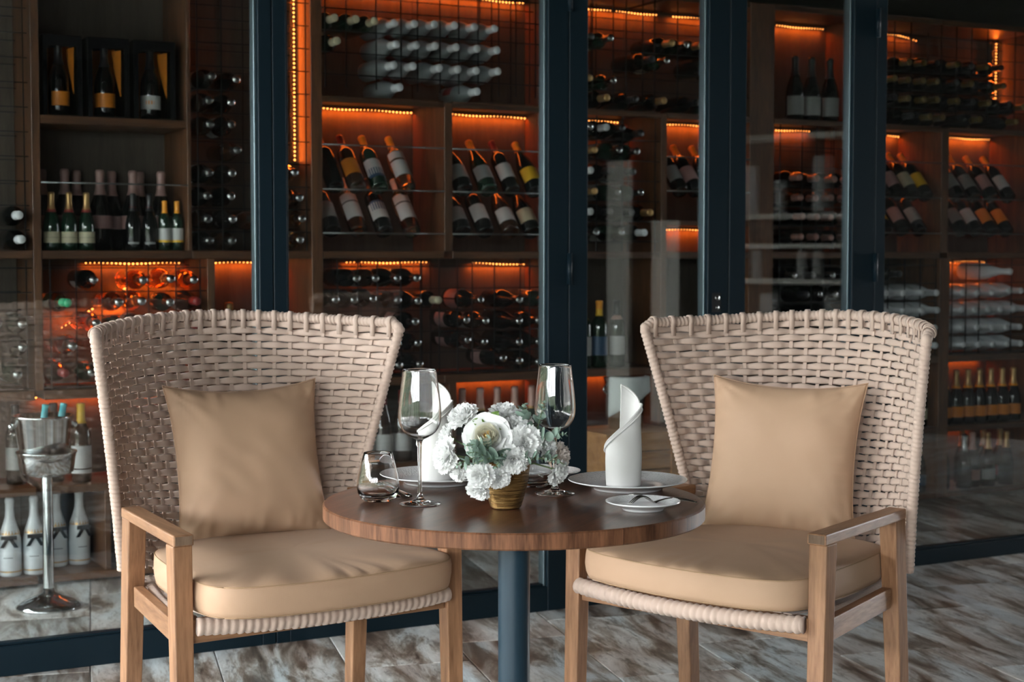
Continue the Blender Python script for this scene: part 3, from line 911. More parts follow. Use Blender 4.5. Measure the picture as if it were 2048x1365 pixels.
rack_fill([(4.531, 2.184), (4.625, 2.186), (4.71, 2.19), (4.526, 2.098), (4.622, 2.098), (4.712, 2.10), (4.527, 2.008), (4.631, 2.006), (4.715, 2.01), (4.551, 1.924), (4.668, 1.924), (4.752, 1.924), (4.44, 2.10), (4.44, 2.01), (4.84, 2.19), (4.94, 2.19), (5.04, 2.19), (5.14, 2.19), (4.84, 2.10), (4.94, 2.10), (5.06, 2.10), (5.16, 2.10), (4.85, 2.01), (4.95, 2.01), (5.06, 2.01), (5.2, 2.01), (5.0, 1.924), (5.3, 2.0), (5.25, 1.924)],
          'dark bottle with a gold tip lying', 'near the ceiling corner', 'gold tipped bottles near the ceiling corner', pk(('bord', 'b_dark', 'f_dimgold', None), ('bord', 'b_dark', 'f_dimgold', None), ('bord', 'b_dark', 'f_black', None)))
# white bottles at the far side
rack_fill([(4.632, 1.055), (4.728, 1.053), (4.40, 1.055), (4.51, 1.055), (4.633, .967), (4.735, .966), (4.40, .966), (4.51, .966), (4.40, .878), (4.51, .878), (4.62, .878), (4.72, .878), (4.40, .79), (4.51, .79), (4.62, .79), (4.725, .79)],
          'white bottle lying', 'in the rack beside the woven chair', 'white bottles beside the chair', pk(('burg', 'b_white', 'f_white', None)))
rack_fill([(4.90, 1.052), (4.998, 1.05), (5.098, 1.052), (5.215, 1.058), (5.305, 1.058), (4.893, .966), (4.985, .965), (5.075, .964), (5.16, .965), (5.25, .966), (4.90, .877), (5.0, .876), (5.10, .875), (5.20, .872), (5.30, .872), (4.91, .79), (5.01, .788), (5.11, .786), (5.21, .786), (5.31, .786), (5.345, .966)],
          'white bottle lying', 'in the rack at the picture edge', 'white bottles at the picture edge', pk(('burg', 'b_white', 'f_white', None)))
bottle('wine_bottle', 'large white bottle lying on top of the white bottles', 'champ', 'b_white', 'f_white', None, lying(5.20, 1.158, 1.13, .313, 0, 8))
bottle('wine_bottle', 'dark bottle lying in the rack beside the white bottles', 'bord', 'b_dark', 'f_black', None, lying(4.47, 1.148, 1.14, .30, 0, 4))

for spec_ in RACKS: build_rack(*spec_)

# tilted display bottles
def disp(lst, where, group):
    for s, z, shape, body, cap, lab, extra, txt in lst:
        bottle('wine_bottle', txt, shape, body, cap, lab, tilted(s, z), group, None, None, extra)


Z1, Z2 = 1.512, 1.333
disp([(1.557, Z1, 'bord', 'b_dark', 'f_red', None, (), 'black tilted bottle without label nearest the upright LED strip'),
      (1.651, Z1, 'bord', 'b_brown', 'f_red', 'l_orange', (), 'tilted bottle with an ochre label on the upper rail'),
      (1.751, Z1, 'bord', 'b_green', 'f_orange', 'l_white', (('l_blue', .04, .09, 70),), 'tilted green bottle with a high white label, orange capsule'),
      (1.874, Z1, 'bord', 'clearbottle', 'f_orange', 'l_white', (('l_white', .15, .19, 80),), 'tilted pale bottle with two stacked white labels, upper rail'),
      (1.541, Z2, 'bord', 'b_dark', 'f_black', 'l_grey', (), 'dark tilted bottle with grey label nearest the upright'),
      (1.657, Z2, 'bord', 'clearbottle', 'f_white', 'l_white', (('l_white', .148, .19, 80), ('ink', .141, .147, 80)), 'tilted bottle with banded white label, lower rail, beside navy one'),
      (1.772, Z2, 'bord', 'b_dark', 'f_black', 'l_white', (('l_blue', .100, .15, 60),), 'tilted bottle with a navy and white label on lower rail'),
      (1.896, Z2, 'bord', 'clearbottle', 'f_white', 'l_white', (('l_white', .148, .19, 80), ('ink', .141, .147, 80)), 'tilted bottle with banded white label at the end of lower rail')],
     '', 'tilted bottles on display rails')
disp([(2.136, Z1, 'burg', 'b_dark', 'f_red', 'l_grey', (), 'tilted dark bottle with a dim grey label beside wooden divider'),
      (2.255, Z1, 'burg', 'b_green', 'f_orange', 'l_grey', (), 'tilted bottle with pale grey label, two left of yellow one'),
      (2.368, Z1, 'bord', 'b_dark', 'f_red', 'l_white', (), 'tilted bottle with a white label next to the yellow label'),
      (2.484, Z1, 'burg', 'b_dark', 'f_orange', 'l_yellow', (), 'tilted bottle with a bright yellow label'),
      (2.128, Z2, 'burg', 'b_dark', 'f_black', 'l_grey', (), 'dim tilted bottle on lower rail beside the wooden divider'),
      (2.24, Z2, 'bord', 'b_dark', 'f_black', 'l_white', (), 'tilted dark bottle with tall white label under the grey label'),
      (2.361, Z2, 'burg', 'b_brown', 'f_orange', 'l_white', (), 'tilted bottle with a square white label on lower rail'),
      (2.466, Z2, 'burg', 'b_dark', 'f_red', 'l_cream', (), 'tilted bottle with cream label below the yellow label')],
     '', 'tilted bottles on display rails')
disp([(3.239, 1.525, 'bord', 'b_dark', 'f_orange', 'l_grey', (), 'tilted bottle in the orange niche nearest the wooden upright'),
      (3.325, 1.525, 'bord', 'b_dark', 'f_orange', 'l_pink', (), 'tilted bottle in the orange niche nearest the door post'),
      (3.43, 1.525, 'bord', 'b_dark', 'f_orange', 'l_white', (), 'tilted bottle in the orange niche behind the door post')], '', 'tilted bottles in the orange niche')
lp = ['l_cream', 'l_pink', 'l_cream', 'l_yellow']
for i, s in enumerate([4.44, 4.535, 4.632, 4.715]):
    bottle('wine_bottle', f'tilted bottle, upper rail past the last post, {ORD[i]} along', 'bord', 'b_dark', 'f_orange', lp[i], tilted(s, 1.53), 'tilted bottles past the last post')
for i, s in enumerate([4.456, 4.568, 4.68]):
    bottle('wine_bottle', f'tilted bottle, lower rail past the last post, {ORD[i]} along', 'bord', 'b_dark', 'f_orange', ['l_yellow', 'l_pink', 'l_grey'][i], tilted(s, 1.355), 'tilted bottles past the last post')
for i, s in enumerate([4.93, 5.04, 5.16, 5.28]):
    bottle('wine_bottle', f'tilted bottle, upper rail by the picture edge, {ORD[i]} along', 'bord', 'b_dark', 'f_orange', ['l_grey', 'l_grey', 'l_pink', 'l_white'][i], tilted(s, 1.53), 'tilted bottles by the picture edge')
for i, s in enumerate([4.958, 5.055, 5.164, 5.27]):
    bottle('wine_bottle', f'tilted bottle, lower rail by the picture edge, {ORD[i]} along', 'bord', 'b_dark', 'f_red', ['l_grey', 'l_white', 'l_orange', 'l_orange'][i], tilted(s, 1.355), 'tilted bottles by the picture edge')

# standing bottles below the gift boxes
zb = 1.256
for i, s in enumerate([.431, .496, .561]):
    b = bottle('champagne_bottle', f'champagne bottle with gold foil and cream label, {ORD[i]} of three below gift boxes', 'champ', 'b_green', 'f_gold', 'l_cream', standing(s, 1.265, zb, -12) @ Matrix.Scale(.70, 4), 'gold foiled champagne below the gift boxes', None, None,
               [('f_red', .205, .222, 176)])
    ob('label_text', text_mesh('MO\u00cbT & CHANDON', .0088, 'ink'), b, loc=(0, -.0458, .066), rot=(pi / 2, 0, 0))
for i, s in enumerate([.738, .802]):
    bottle('champagne_bottle', f'black champagne bottle with low white script, {ORD[i]} of two below gift boxes', 'champ', 'b_dark', 'f_black', None, standing(s, 1.265, zb, -12) @ Matrix.Scale(.70, 4), 'black champagne below the gift boxes', None, None, [('f_red', .235, .239, 176), ('l_grey', .035, .046, 40)])
for i, s in enumerate([.8595, .9085]):
    bottle('wine_bottle', f'bottle with orange capsule and white label, {ORD[i]} of two below gift boxes', 'bord', 'b_green', 'f_orange', 'l_white', standing(s, 1.26, zb, -12) @ Matrix.Scale(.64, 4), 'orange capped bottles below the gift boxes', None, .225, [('l_yellow', .05, .064, 80)], (.064, .135))
for i, (s, w) in enumerate([(.44, 1.470), (.508, 1.388), (.571, 1.470), (.642, 1.388), (.708, 1.470), (.770, 1.388), (.820, 1.472), (.885, 1.40)]):
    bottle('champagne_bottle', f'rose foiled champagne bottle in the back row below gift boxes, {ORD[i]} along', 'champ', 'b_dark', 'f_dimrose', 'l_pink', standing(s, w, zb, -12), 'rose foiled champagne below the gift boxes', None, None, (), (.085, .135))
# under the shelf: rose champagne, white label bottles
for i, s in enumerate([2.160, 2.246, 2.330, 2.416, 2.500]):
    bottle('champagne_bottle', f'champagne bottle with rose foil behind the flowers, {ORD[i]} of five', 'champ', 'b_green', 'f_pink', 'l_pink', standing(s, 1.30, .376, -12) @ Matrix.Scale(.93, 4), 'rose foiled champagne behind the flowers', None, None, (('f_gold', .205, .217, 176),))
for i, s in enumerate([1.692, 1.778, 1.864]):
    bottle('wine_bottle', f'brown bottle with a white label beside the tall glass, {ORD[i]} along', 'burg', 'b_brown', 'f_red', 'l_white', standing(s, 1.27, .376, -12), 'brown bottles beside the tall glass')
for i, s in enumerate([2.758, 2.842, 2.935]):
    bottle('wine_bottle', ['tall bottle with a pale label partly behind the door stile', 'tall dark bottle with navy label and green neck above the ice bucket', 'dark bottle with a pink neck band and white label above ice bucket'][i], 'bord', 'b_green',
           ['f_silver', 'f_orange', 'f_black'][i], ['l_grey', 'l_blue', 'l_white'][i], standing(s, 1.29, .736, -12), None, None, [None, .262, None][i], [(), (('l_yellow', .232, .262, 176),), (('f_pink', .215, .232, 176),)][i])
# niche bottle, shelf bottles on the far left
bottle('champagne_bottle', 'champagne bottle with gold foil standing alone in the lit niche', 'champ', 'b_dark', 'f_gold', 'l_cream', standing(1.27, 1.34, .736, -12), None, None, .20)
bottle('champagne_bottle', 'second gold foiled champagne bottle in the lit niche by the post', 'champ', 'b_dark', 'f_gold', 'l_cream', standing(1.145, 1.36, .736, -12), None, None, .20)
bottle('wine_bottle', 'brown wine bottle with yellow capsule behind the ice bucket', 'bord', 'b_brown', 'f_yellow', 'l_white', standing(.53, 1.27, .376, -12), None, None, .225, (('l_white', .035, .050, 80),))
for i, (s, lab) in enumerate([(.44, 'l_yellow'), (.30, 'l_grey'), (.20, 'l_white')]):
    bottle('wine_bottle', ['bottle with a yellow label behind the ice bucket', 'dark bottle with a grey label left of the bucket', 'dark bottle with white label at the picture edge shelf'][i], 'bord', 'b_dark', 'f_black', lab, standing(s, 1.33, .376, -12))


def ribbon(parent):
    m = MB()
    for sgn in (-1, 1):
        m.box(*(sorted((sgn * .004, sgn * .030))), -.0475, -.0445, .150, .166)
        m.hexa([(sgn * .002, -.050, .148), (sgn * .016, -.050, .148), (sgn * .034, -.047, .118), (sgn * .020, -.047, .118)],
               [(sgn * .002, -.047, .150), (sgn * .016, -.047, .150), (sgn * .034, -.044, .120), (sgn * .020, -.044, .120)])
    m.box(-.007, .007, -.051, -.043, .148, .166)
    ob('ribbon_bow', m.mesh('ribbon_bow', M['ribbon']), parent)


for i, (s, w) in enumerate([(.262, 1.27), (.350, 1.27), (.455, 1.38), (.542, 1.38), (.17, 1.28)]):
    b = bottle('champagne_bottle', f'white champagne bottle with a black ribbon bow on the floor shelf, {ORD[i]}' if i < 4 else 'white champagne bottle with ribbon bow cut by the picture edge', 'champ', 'b_white', 'f_white', None, standing(s, w, .041, -15 + i * 9) @ Matrix.Scale(.94, 4), 'white champagne on the floor shelf', None, .17,
               [('f_gold', .167, .182, 176), ('f_gold', .018, .024, 100), ('ink', .075, .078, 30)])
    ribbon(b)
bottle('wine_bottle', 'red brown bottle with white label on floor shelf by the chair', 'burg', 'b_brown', 'f_red', 'l_white', standing(.69, 1.36, .041, -10))
# three standing bottles, high
for i, s in enumerate([3.946, 4.046, 4.159]):
    bottle('wine_bottle', f'tall black bottle with a grey label near the ceiling, {ORD[i]} of three', 'champ', 'b_dark', 'f_black', 'l_grey', standing(s, 1.31, 1.882, -12), 'three black bottles near the ceiling', None, None, (), (.03, .12))
# champagne shelves by the far edge
for i, s in enumerate([4.894, 4.974, 5.054, 5.134, 5.214, 5.294, 5.374]):
    bottle('champagne_bottle', f'champagne bottle with orange label and gold foil, {ORD[i]} in the row', 'champ', 'b_dark', 'f_gold', 'l_orange', standing(s, 1.275, .376, -8) @ Matrix.Scale(.89, 4), 'orange label champagne row', None, None, (('f_orange', .205, .219, 176),))
for i, s in enumerate([4.635, 4.722]):
    bottle('champagne_bottle', f'champagne bottle with gold foil, red collar and cream label by the divider, {ORD[i]}', 'champ', 'b_dark', 'f_gold', 'l_cream', standing(s, 1.27, .376, -8) @ Matrix.Scale(.92, 4), 'cream label champagne by the divider', None, None, (('f_red', .205, .222, 176),))
lowrow = [(4.72, 1.27, 'f_gold', 'l_blue'), (4.91, 1.30, 'f_black', None), (5.021, 1.26, 'f_silver', None), (5.108, 1.29, 'f_pink', 'l_pink'), (5.195, 1.27, 'f_gold', 'l_grey'), (5.262, 1.37, 'f_gold', 'l_grey'), (5.16, 1.42, 'f_gold', None), (5.325, 1.27, 'f_gold', None), (5.372, 1.36, 'f_gold', 'f_red')]
lt_ = ['bottom shelf champagne with navy label behind the chair edge', 'unlabelled black bottle on the bottom shelf beside the upright', 'bottom shelf champagne with bright silver foil', 'bottom shelf champagne with pink foil and pink label', 'bottom shelf champagne with gold foil and grey label', 'bottom shelf champagne behind the grey label one', 'bottom shelf champagne in the back row, gold foil only', 'bottom shelf champagne with slim gold foil at the edge', 'bottom shelf champagne with a red band at the edge']
for (s, w, cap, lab), tx in zip(lowrow, lt_):
    bottle('champagne_bottle', tx, 'champ', 'b_dark', cap, lab, standing(s, w, .041, -8) @ Matrix.Scale(.90, 4), 'champagne on the bottom shelf')

# gift boxes with a bottle each
for i, (a, b_) in enumerate([(.400, .545), (.566, .722), (.740, .900)]):
    nm = ['first', 'second', 'third'][i]
    e = tag(empty('gift_box', mtx=W @ T((a + b_) / 2, 1.36, 1.756)), f'open black gift box with orange lining, {nm} of the three on the high shelf', 'gift box', 'open gift boxes')
    h, d, ww = .300, .13, (b_ - a) / 2
    bevel(ob('case', MB().box(-ww, ww, d - .006, d, 0, h).box(-ww, -ww + .006, -d, d, 0, h).box(ww - .006, ww, -d, d, 0, h).box(-ww, ww, -d, d, 0, .006).box(-ww, ww, -d, d, h - .006, h).mesh('case', M['boxblack']), e), .001, 1)
    fr = .018
    fm = MB().box(-ww + .006, -ww + fr, -d + .002, -d + .008, .006, h - .006).box(ww - fr, ww - .006, -d + .002, -d + .008, .006, h - .006).box(-ww + fr, ww - fr, -d + .002, -d + .008, h - .04, h - .006)
    ob('front_flap', fm.mesh('front_flap', M['boxblack']), e)
    for sx in (-1, 1):
        tri = [(sx * (ww - .020), -.085, .262), (sx * .036, -.03, .262), (sx * .040, -.035, .20), (sx * (ww - .022), -.083, .085)]
        fl_ = ob('lining_flap', MB().add(tri + [(a_, b2 + .003, c_) for a_, b2, c_ in tri], [(0, 1, 2, 3), (7, 6, 5, 4), (0, 4, 5, 1), (1, 5, 6, 2), (2, 6, 7, 3), (3, 7, 4, 0)]).mesh('lining_flap', M['boxorange']), e)
    lm = MB().grid([[(x, d - .008 - .09 * abs(x) / ww, z) for x in ar(-ww + .012, ww - .012, 9)] for z in (.02, h - .02)])
    ob('lining', lm.mesh('lining', M['boxorange']), e)
    bottle('champagne_bottle', f'champagne bottle inside the {nm} open gift box, {"white label" if i == 2 else "orange label"}', 'champ', 'b_dark', 'f_black', ['l_orange', 'l_orange', 'l_white'][i],
           W @ T((a + b_) / 2, 1.30, 1.763) @ R([28, -6, -14][i], 'Z') @ Matrix.Scale(.88, 4), 'champagne bottles in gift boxes', None, None, (('l_orange', .062, .078, 26),) if i == 2 else ())

# wooden crates, ice bucket with cloth
def crate(z0, label):
    e = tag(empty('wooden_crate', mtx=W @ T(2.80, 1.01, z0)), label, 'crate', 'stacked wooden crates')
    x, y, h = .185, .16, .243
    for k in range(3):
        za, zb_ = .004 + k * .08, .078 + k * .08
        for sy in (-1, 1):
            bevel(ob('side_slat', MB().box(-x + .002, x - .002, min(sy * y, sy * (y - .012)), max(sy * y, sy * (y - .012)), za, zb_).mesh('side_slat', M['crate']), e), .002, 1)
    for sx in (-1, 1):
        ob('end_panel', MB().box(min(sx * x, sx * (x - .016)), max(sx * x, sx * (x - .016)), -y + .013, y - .013, 0, h).mesh('end_panel', M['crate']), e)
    ob('lid', MB().box(-x - .004, x + .004, -y - .004, y + .004, h - .012, h).mesh('lid', M['crate']), e)
    for sx in (-1, 1):
        ob('corner_batten', MB().box(min(sx * (x - .05), sx * (x - .005)), max(sx * (x - .05), sx * (x - .005)), -y - .010, -y, 0, h - .013).mesh('corner_batten', M['crate']), e)
    kn = ob('knob', MB().tube([(-x + .03, -y - .010, .12), (-x + .03, -y - .022, .12)], .012, 12).mesh('knob', M['f_black'], True), e)
    return e


crate(0, 'pine crate on the cellar floor, lower of the two')
crate(.244, 'pine crate carrying the cloth-wrapped ice bucket')
ib = tag(empty('ice_bucket', mtx=W @ T(2.80, 1.0, .488)), 'steel ice bucket with a white cloth on the wooden crate', 'ice bucket')
ob('bucket_shell', MB().lathe([(.001, 0), (.068, 0), (.074, .006), (.092, .21), (.098, .216), (.098, .222), (.090, .222), (.072, .010), (.001, .010)], 32).mesh('bucket_shell', M['steel'], True), ib)
for sx in (-1, 1):
    hp = [(sx * (.088 + .022 * sin(pi * k / 8)), 0, .15 + .05 * k / 8) for k in range(9)]
    ob('handle', MB().tube(hp, .005, 8).mesh('handle', M['steel'], True), ib)
cl = tag(empty('cloth', mtx=W @ T(2.80, 1.0, .488)), 'white folded cloth hanging over the rim of the ice bucket', 'cloth')
rows = []
for j in range(9):
    t = j / 8
    rows.append([])
    for k in range(15):
        a = radians(-165 + 150 * k / 14)
        hang = .02 + (.13 * (1 - k / 14) ** 1.2 + .02) * t
        r = .101 + .003 * sin(k * 1.9) * t + .004 * t
        rows[-1].append((r * cos(a), r * sin(a), .226 - hang * t))
inner = [[(.085 * cos(radians(-165 + 150 * k / 14)), .085 * sin(radians(-165 + 150 * k / 14)), .228) for k in range(15)]]
cm = ob('drape', MB().grid(inner + rows).mesh('drape', M['cloth'], True), cl)
sm = cm.modifiers.new('thick', 'SOLIDIFY'); sm.thickness = .003

# ice bucket on a tall stand just behind the glass
st = tag(empty('bucket_stand', mtx=W @ T(.3147, .8443, 0)), 'tall polished steel stand for an ice bucket behind the glass', 'stand')
ob('foot', MB().lathe([(.001, 0), (.112, 0), (.113, .006), (.09, .022), (.05, .040), (.022, .052), (.018, .075), (.001, .075)], 40).mesh('foot', M['steel'], True), st)
ob('pole', MB().lathe([(.019, .05), (.019, .47)], 20).mesh('pole', M['steel'], True), st)
ob('cup', MB().lathe([(.001, .462), (.05, .465), (.091, .480), (.098, .53), (.101, .545), (.104, .547), (.104, .552), (.098, .552), (.090, .50), (.084, .476), (.001, .472)], 36).mesh('cup', M['steel'], True), st)
bk = tag(empty('ice_bucket', mtx=W @ T(.3047, .8443, .478)), 'steel ice bucket sitting in the tall stand', 'ice bucket')
ob('bucket_shell', MB().lathe([(.001, 0), (.066, 0), (.074, .008), (.101, .190), (.106, .194), (.106, .202), (.098, .202), (.07, .012), (.001, .012)], 36).mesh('bucket_shell', M['steel'], True), bk)
for sx in (-1, 1):
    ob('knob', MB().lathe([(.001, -.012), (.010, -.008), (.012, 0), (.010, .008), (.001, .012)], 12).mesh('knob', M['steel'], True), bk, loc=(sx * .108, 0, .165))
for i, (dx, dy) in enumerate([(.008, -.02), (.066, .014)]):
    bottle('wine_bottle', ['teal capped bottle chilling in the bucket, nearer the rim', 'teal capped bottle chilling in the bucket, second'][i], 'bord', 'b_green', 'f_teal', None,
           W @ T(.3047 + dx - .03, .8443 + dy, .495) @ R(7 + 3 * i, 'Y') @ Matrix.Scale(.75, 4), 'teal capped bottles in the bucket')

# ------------------------------------------------------------------ woven chairs (local: x across, y back, z up)
ZA, WFr, WRr, LA, LW = .629, .365, .326, .442, .045
ZR = .385


def shell(a, v, dz=0.0):
    """a in [-90, 90] deg around the back, v 0 bottom .. 1 top"""
    w = .305 + .085 * v + .0165 * v * v
    yf = .505 - .126 * v
    yb = .615 + .135 * v
    zb = .405 + .060 * sin(a) ** 2
    z = zb + (1.049 - zb + .020 * cos(a) ** 2 + dz * sin(a)) * v
    am = radians(60); b = a * 2 / 3
    x = w * sin(b) / sin(am)
    y = yf + (yb - yf) * (cos(b) - cos(am)) / (1 - cos(am))
    return Vector((x, y, z))


def shell_frame(a, v, dz):
    h = 1e-3
    p = shell(a, v, dz)
    ta = (shell(min(a + h, pi / 2), v, dz) - shell(max(a - h, -pi / 2), v, dz)).normalized()
    tv = (shell(a, min(v + h, 1.02), dz) - shell(a, v - h, dz)).normalized()
    nn = ta.cross(tv).normalized()   # points outwards/backwards or inwards; fixed below
    if nn.y > 0: nn = -nn            # towards the sitter (front)
    return p, ta, tv, nn


NST, NROW = 25, 34


def wrap_tube(path, r, pitch, amp, n=10, per=5, flat=1.0):
    """tube wound with flat rope: ridges every `pitch`"""
    P = [Vector(p) for p in path]
    L = [0]
    for a, b in zip(P, P[1:]): L.append(L[-1] + (b - a).length)
    tot = L[-1]; m = max(2, int(tot / pitch)) * per
    pts = []; k = 0
    for i in range(m + 1):
        d = tot * i / m
        while k < len(P) - 2 and L[k + 1] < d: k += 1
        t = (d - L[k]) / max(L[k + 1] - L[k], 1e-9)
        pts.append(P[k].lerp(P[k + 1], min(max(t, 0), 1)))
    jit = [random.uniform(.6, 1.3) for _ in range(m // per + 2)]
    ph = [.0, .75, 1.0, .9, .35] if per == 5 else [.0, .8, 1.0, .95, .7, .3] if per == 6 else [.0, .9, 1.0, .5]

    def rad(i, ang):
        q = i + per * .35 * ang / (2 * pi)
        c = int(q) // per; f = q - c * per
        f0 = int(f) % per; g = f - int(f)
        val = ph[f0] * (1 - g) + ph[(f0 + 1) % per] * g
        return r + amp * (val - .5) * jit[c % len(jit)]
    return MB().tube(pts, rad, n, True, flat)


def soft_box(b, x0, x1, y0, y1, z0, z1): return b.box(x0, x1, y0, y1, z0, z1)


def leg_mesh(cx, cy, w, d, z0, z1, dx, dy):
    """post from (cx,cy,z1) down to (cx+dx, cy+dy, z0)"""
    a, b = w / 2, d / 2
    top = [(cx - a, cy - b, z1), (cx + a, cy - b, z1), (cx + a, cy + b, z1), (cx - a, cy + b, z1)]
    k = .86
    bot = [(cx + dx - a * k, cy + dy - b * k, z0), (cx + dx + a * k, cy + dy - b * k, z0), (cx + dx + a * k, cy + dy + b * k, z0), (cx + dx - a * k, cy + dy + b * k, z0)]
    return MB().hexa(bot, top)


def chair(loc, rz, label, dz, cush, pil, names):
    e = tag(empty('woven_armchair', loc, rz), label, 'chair', 'woven armchairs at the round table')
    xf, xr = WFr - LW / 2, WRr - LW / 2
    yr = LA - .026
    for sx in (-1, 1):
        bevel(ob('leg', leg_mesh(sx * xf, LW / 2 + .002, LW, LW, 0, ZA - .024, 0, -.018).mesh('leg', M['teak']), e), .003)
        bevel(ob('leg', leg_mesh(sx * xr, yr, LW, .050, 0, ZA - .024, sx * .004, .045).mesh('leg', M['teak']), e), .003)
        # arm: a board from the front post to the rear post
        a0, a1 = ZA - .025, ZA
        f0, f1, r0, r1 = sorted((sx * WFr, sx * (WFr - LW))) + sorted((sx * WRr, sx * (WRr - LW)))
        arm = MB().hexa([(f0 - .001, -.004, a0), (f1 + .001, -.004, a0), (r1 + .001, LA, a0), (r0 - .001, LA, a0)], [(f0 - .001, -.004, a1), (f1 + .001, -.004, a1), (r1 + .001, LA, a1), (r0 - .001, LA, a1)])
        ao = bevel(ob('arm', arm.mesh('arm', M['teak_y']), e), .0035)
        ob('end_grain', MB().box(f0 + .003, f1 - .003, -.0048, -.0035, a0 + .003, a1 - .003).mesh('end_grain', M['endgrain']), ao)
        sr = MB().hexa([(sx * (xf - .012), .045, ZR), (sx * (xf + .012), .045, ZR), (sx * (xr + .012), LA - .05, ZR + .01), (sx * (xr - .012), LA - .05, ZR + .01)],
                       [(sx * (xf - .012), .045, ZR + .05), (sx * (xf + .012), .045, ZR + .05), (sx * (xr + .012), LA - .05, ZR + .058), (sx * (xr - .012), LA - .05, ZR + .058)])
        bevel(ob('side_rail', sr.mesh('side_rail', M['teak_y']), e), .002)
    fr = MB().box(-xf + LW / 2, xf - LW / 2, .008, .034, ZR, ZR + .052)
    bevel(ob('front_rail', fr.mesh('front_rail', M['teak_x']), e), .002)
    bevel(ob('back_rail', MB().box(-xr + LW / 2, xr - LW / 2, yr - .012, yr + .012, ZR + .005, ZR + .05).mesh('back_rail', M['teak_x']), e), .002)
    # seat frame wound with rope: front tube bows forward
    fx = xf - LW / 2 - .004
    path = [(x, -.010 - .026 * (1 - (x / fx) ** 2), ZR + .041 - .008 * (1 - (x / fx) ** 2)) for x in ar(-fx, fx, 25)]
    ob('front_binding', wrap_tube(path, .0190, .0180, .0044, 12, 6).mesh('front_binding', M['rope'], True), e)
    for sx in (-1, 1):
        path = [(sx * (xf - .030 - .075 * t * t), .03 + .47 * t, ZR + .041 - .006 * sin(pi * t)) for t in ar(0, 1, 14)]
        ob('side_binding', wrap_tube(path, .0175, .0155, .004, 10, 4).mesh('side_binding', M['rope'], True), e)
    # webbing of the seat: strands front to back
    for k in range(21):
        x = -.27 + .54 * k / 20
        st_ = MB().grid([[(x - .011, .0 + .5 * t, ZR + .0585 - .012 * sin(pi * t)), (x + .011, .0 + .5 * t, ZR + .0585 - .012 * sin(pi * t))] for t in ar(0, 1, 5)])
        so = ob('seat_strap', st_.mesh('seat_strap', M['rope']), e)
        so.modifiers.new('thick', 'SOLIDIFY').thickness = .003
    # stakes of the back
    for k in range(NST):
        a = -pi / 2 + pi * (k + .5) / NST
        rows = []
        for v in ar(0.0, 1.0, 14):
            p, ta, tv, nn = shell_frame(a, v, dz)
            rows.append([p - ta * .0048 - nn * .0012, p - ta * .0048 + nn * .0012, p + ta * .0048 + nn * .0012, p + ta * .0048 - nn * .0012])
        ob('stake', MB().grid(rows, True).mesh('stake', M['rope']), e)
    # strands: over one stake, under the next
    n = NST * 8
    hh = .646 / NROW
    for r in range(NROW):
        v0 = .008 + .982 * (r + .5) / NROW
        rows = []
        sd = random.uniform(0, 100)
        for i in range(n + 1):
            t = i / n
            a = -pi / 2 + pi * t
            k = t * NST - .5
            q = cos(pi * k) * (1 if r % 2 else -1)
            wob = .10 / NROW * noise.noise(Vector((t * 7, sd, 0)))
            droop = .16 / NROW * q
            p, ta, tv, nn = shell_frame(a, v0 + wob, dz)
            tw = .0056 * (1 if q > 0 else -1) * abs(q) ** .75
            fullh = hh * (.440 + .085 * max(q, 0) - .05 * max(-q, 0)) * (1 + .12 * noise.noise(Vector((t * 11, sd + 9, 3))))
            c = p + nn * (tw + .0004)
            th = .0021
            rows.append([c - tv * fullh, c - tv * fullh * .62 + nn * th, c + tv * fullh * .62 + nn * th, c + tv * fullh, c + tv * fullh * .62 - nn * th, c - tv * fullh * .62 - nn * th])
        ob('woven_strand', MB().grid(rows, True).mesh('woven_strand', M['rope'], True), e)
    # bound edge: front edges and rim in one run
    path = []
    for v in ar(0.0, .985, 22):
        path.append(shell(-pi / 2, v, dz) + Vector((0, -.004, 0)))
    cor = shell(-pi / 2, 1.0, dz)
    for k in range(1, 60):
        a = -pi / 2 + pi * k / 60
        path.append(shell(a, 1.0, dz) + Vector((0, 0, .006)))
    for v in ar(.985, 0.0, 22):
        path.append(shell(pi / 2, v, dz) + Vector((0, -.004, 0)))
    ob('bound_edge', wrap_tube(path, .0125, .0115, .0030, 10, 5).mesh('bound_edge', M['rope'], True), e)
    # loops that tie each stake over the rim
    lm = []
    for k in range(NST):
        a = -pi / 2 + pi * (k + .5) / NST
        p, ta, tv, nn = shell_frame(a, 1.0, dz)
        c0 = p + Vector((0, 0, .006))
        pts = []
        for q in ar(-200, 20, 13):
            an = radians(q)
            pts.append(c0 + nn * (.0165 * cos(an + pi)) * 1 + Vector((0, 0, 1)) * (.0165 * sin(-an)))
        pts = [c0 + nn * .0165 * cos(t) + Vector((0, 0, 1)) * .0165 * sin(t) for t in ar(-.6, pi + .6, 12)]
        pts = [pts[0] - Vector((0, 0, .03))] + pts
        rows = [[q - ta * .0065, q + ta * .0065] for q in pts]
        lo2 = ob('stake_loop', MB().grid(rows).mesh('stake_loop', M['rope'], True), e)
        lo2.modifiers.new('thick', 'SOLIDIFY').thickness = .0025
    # cushions are loose: things of their own
    seat_cushion(e, cush, names[0], names[1])
    pillow(e, pil, names[2], names[3])
    return e


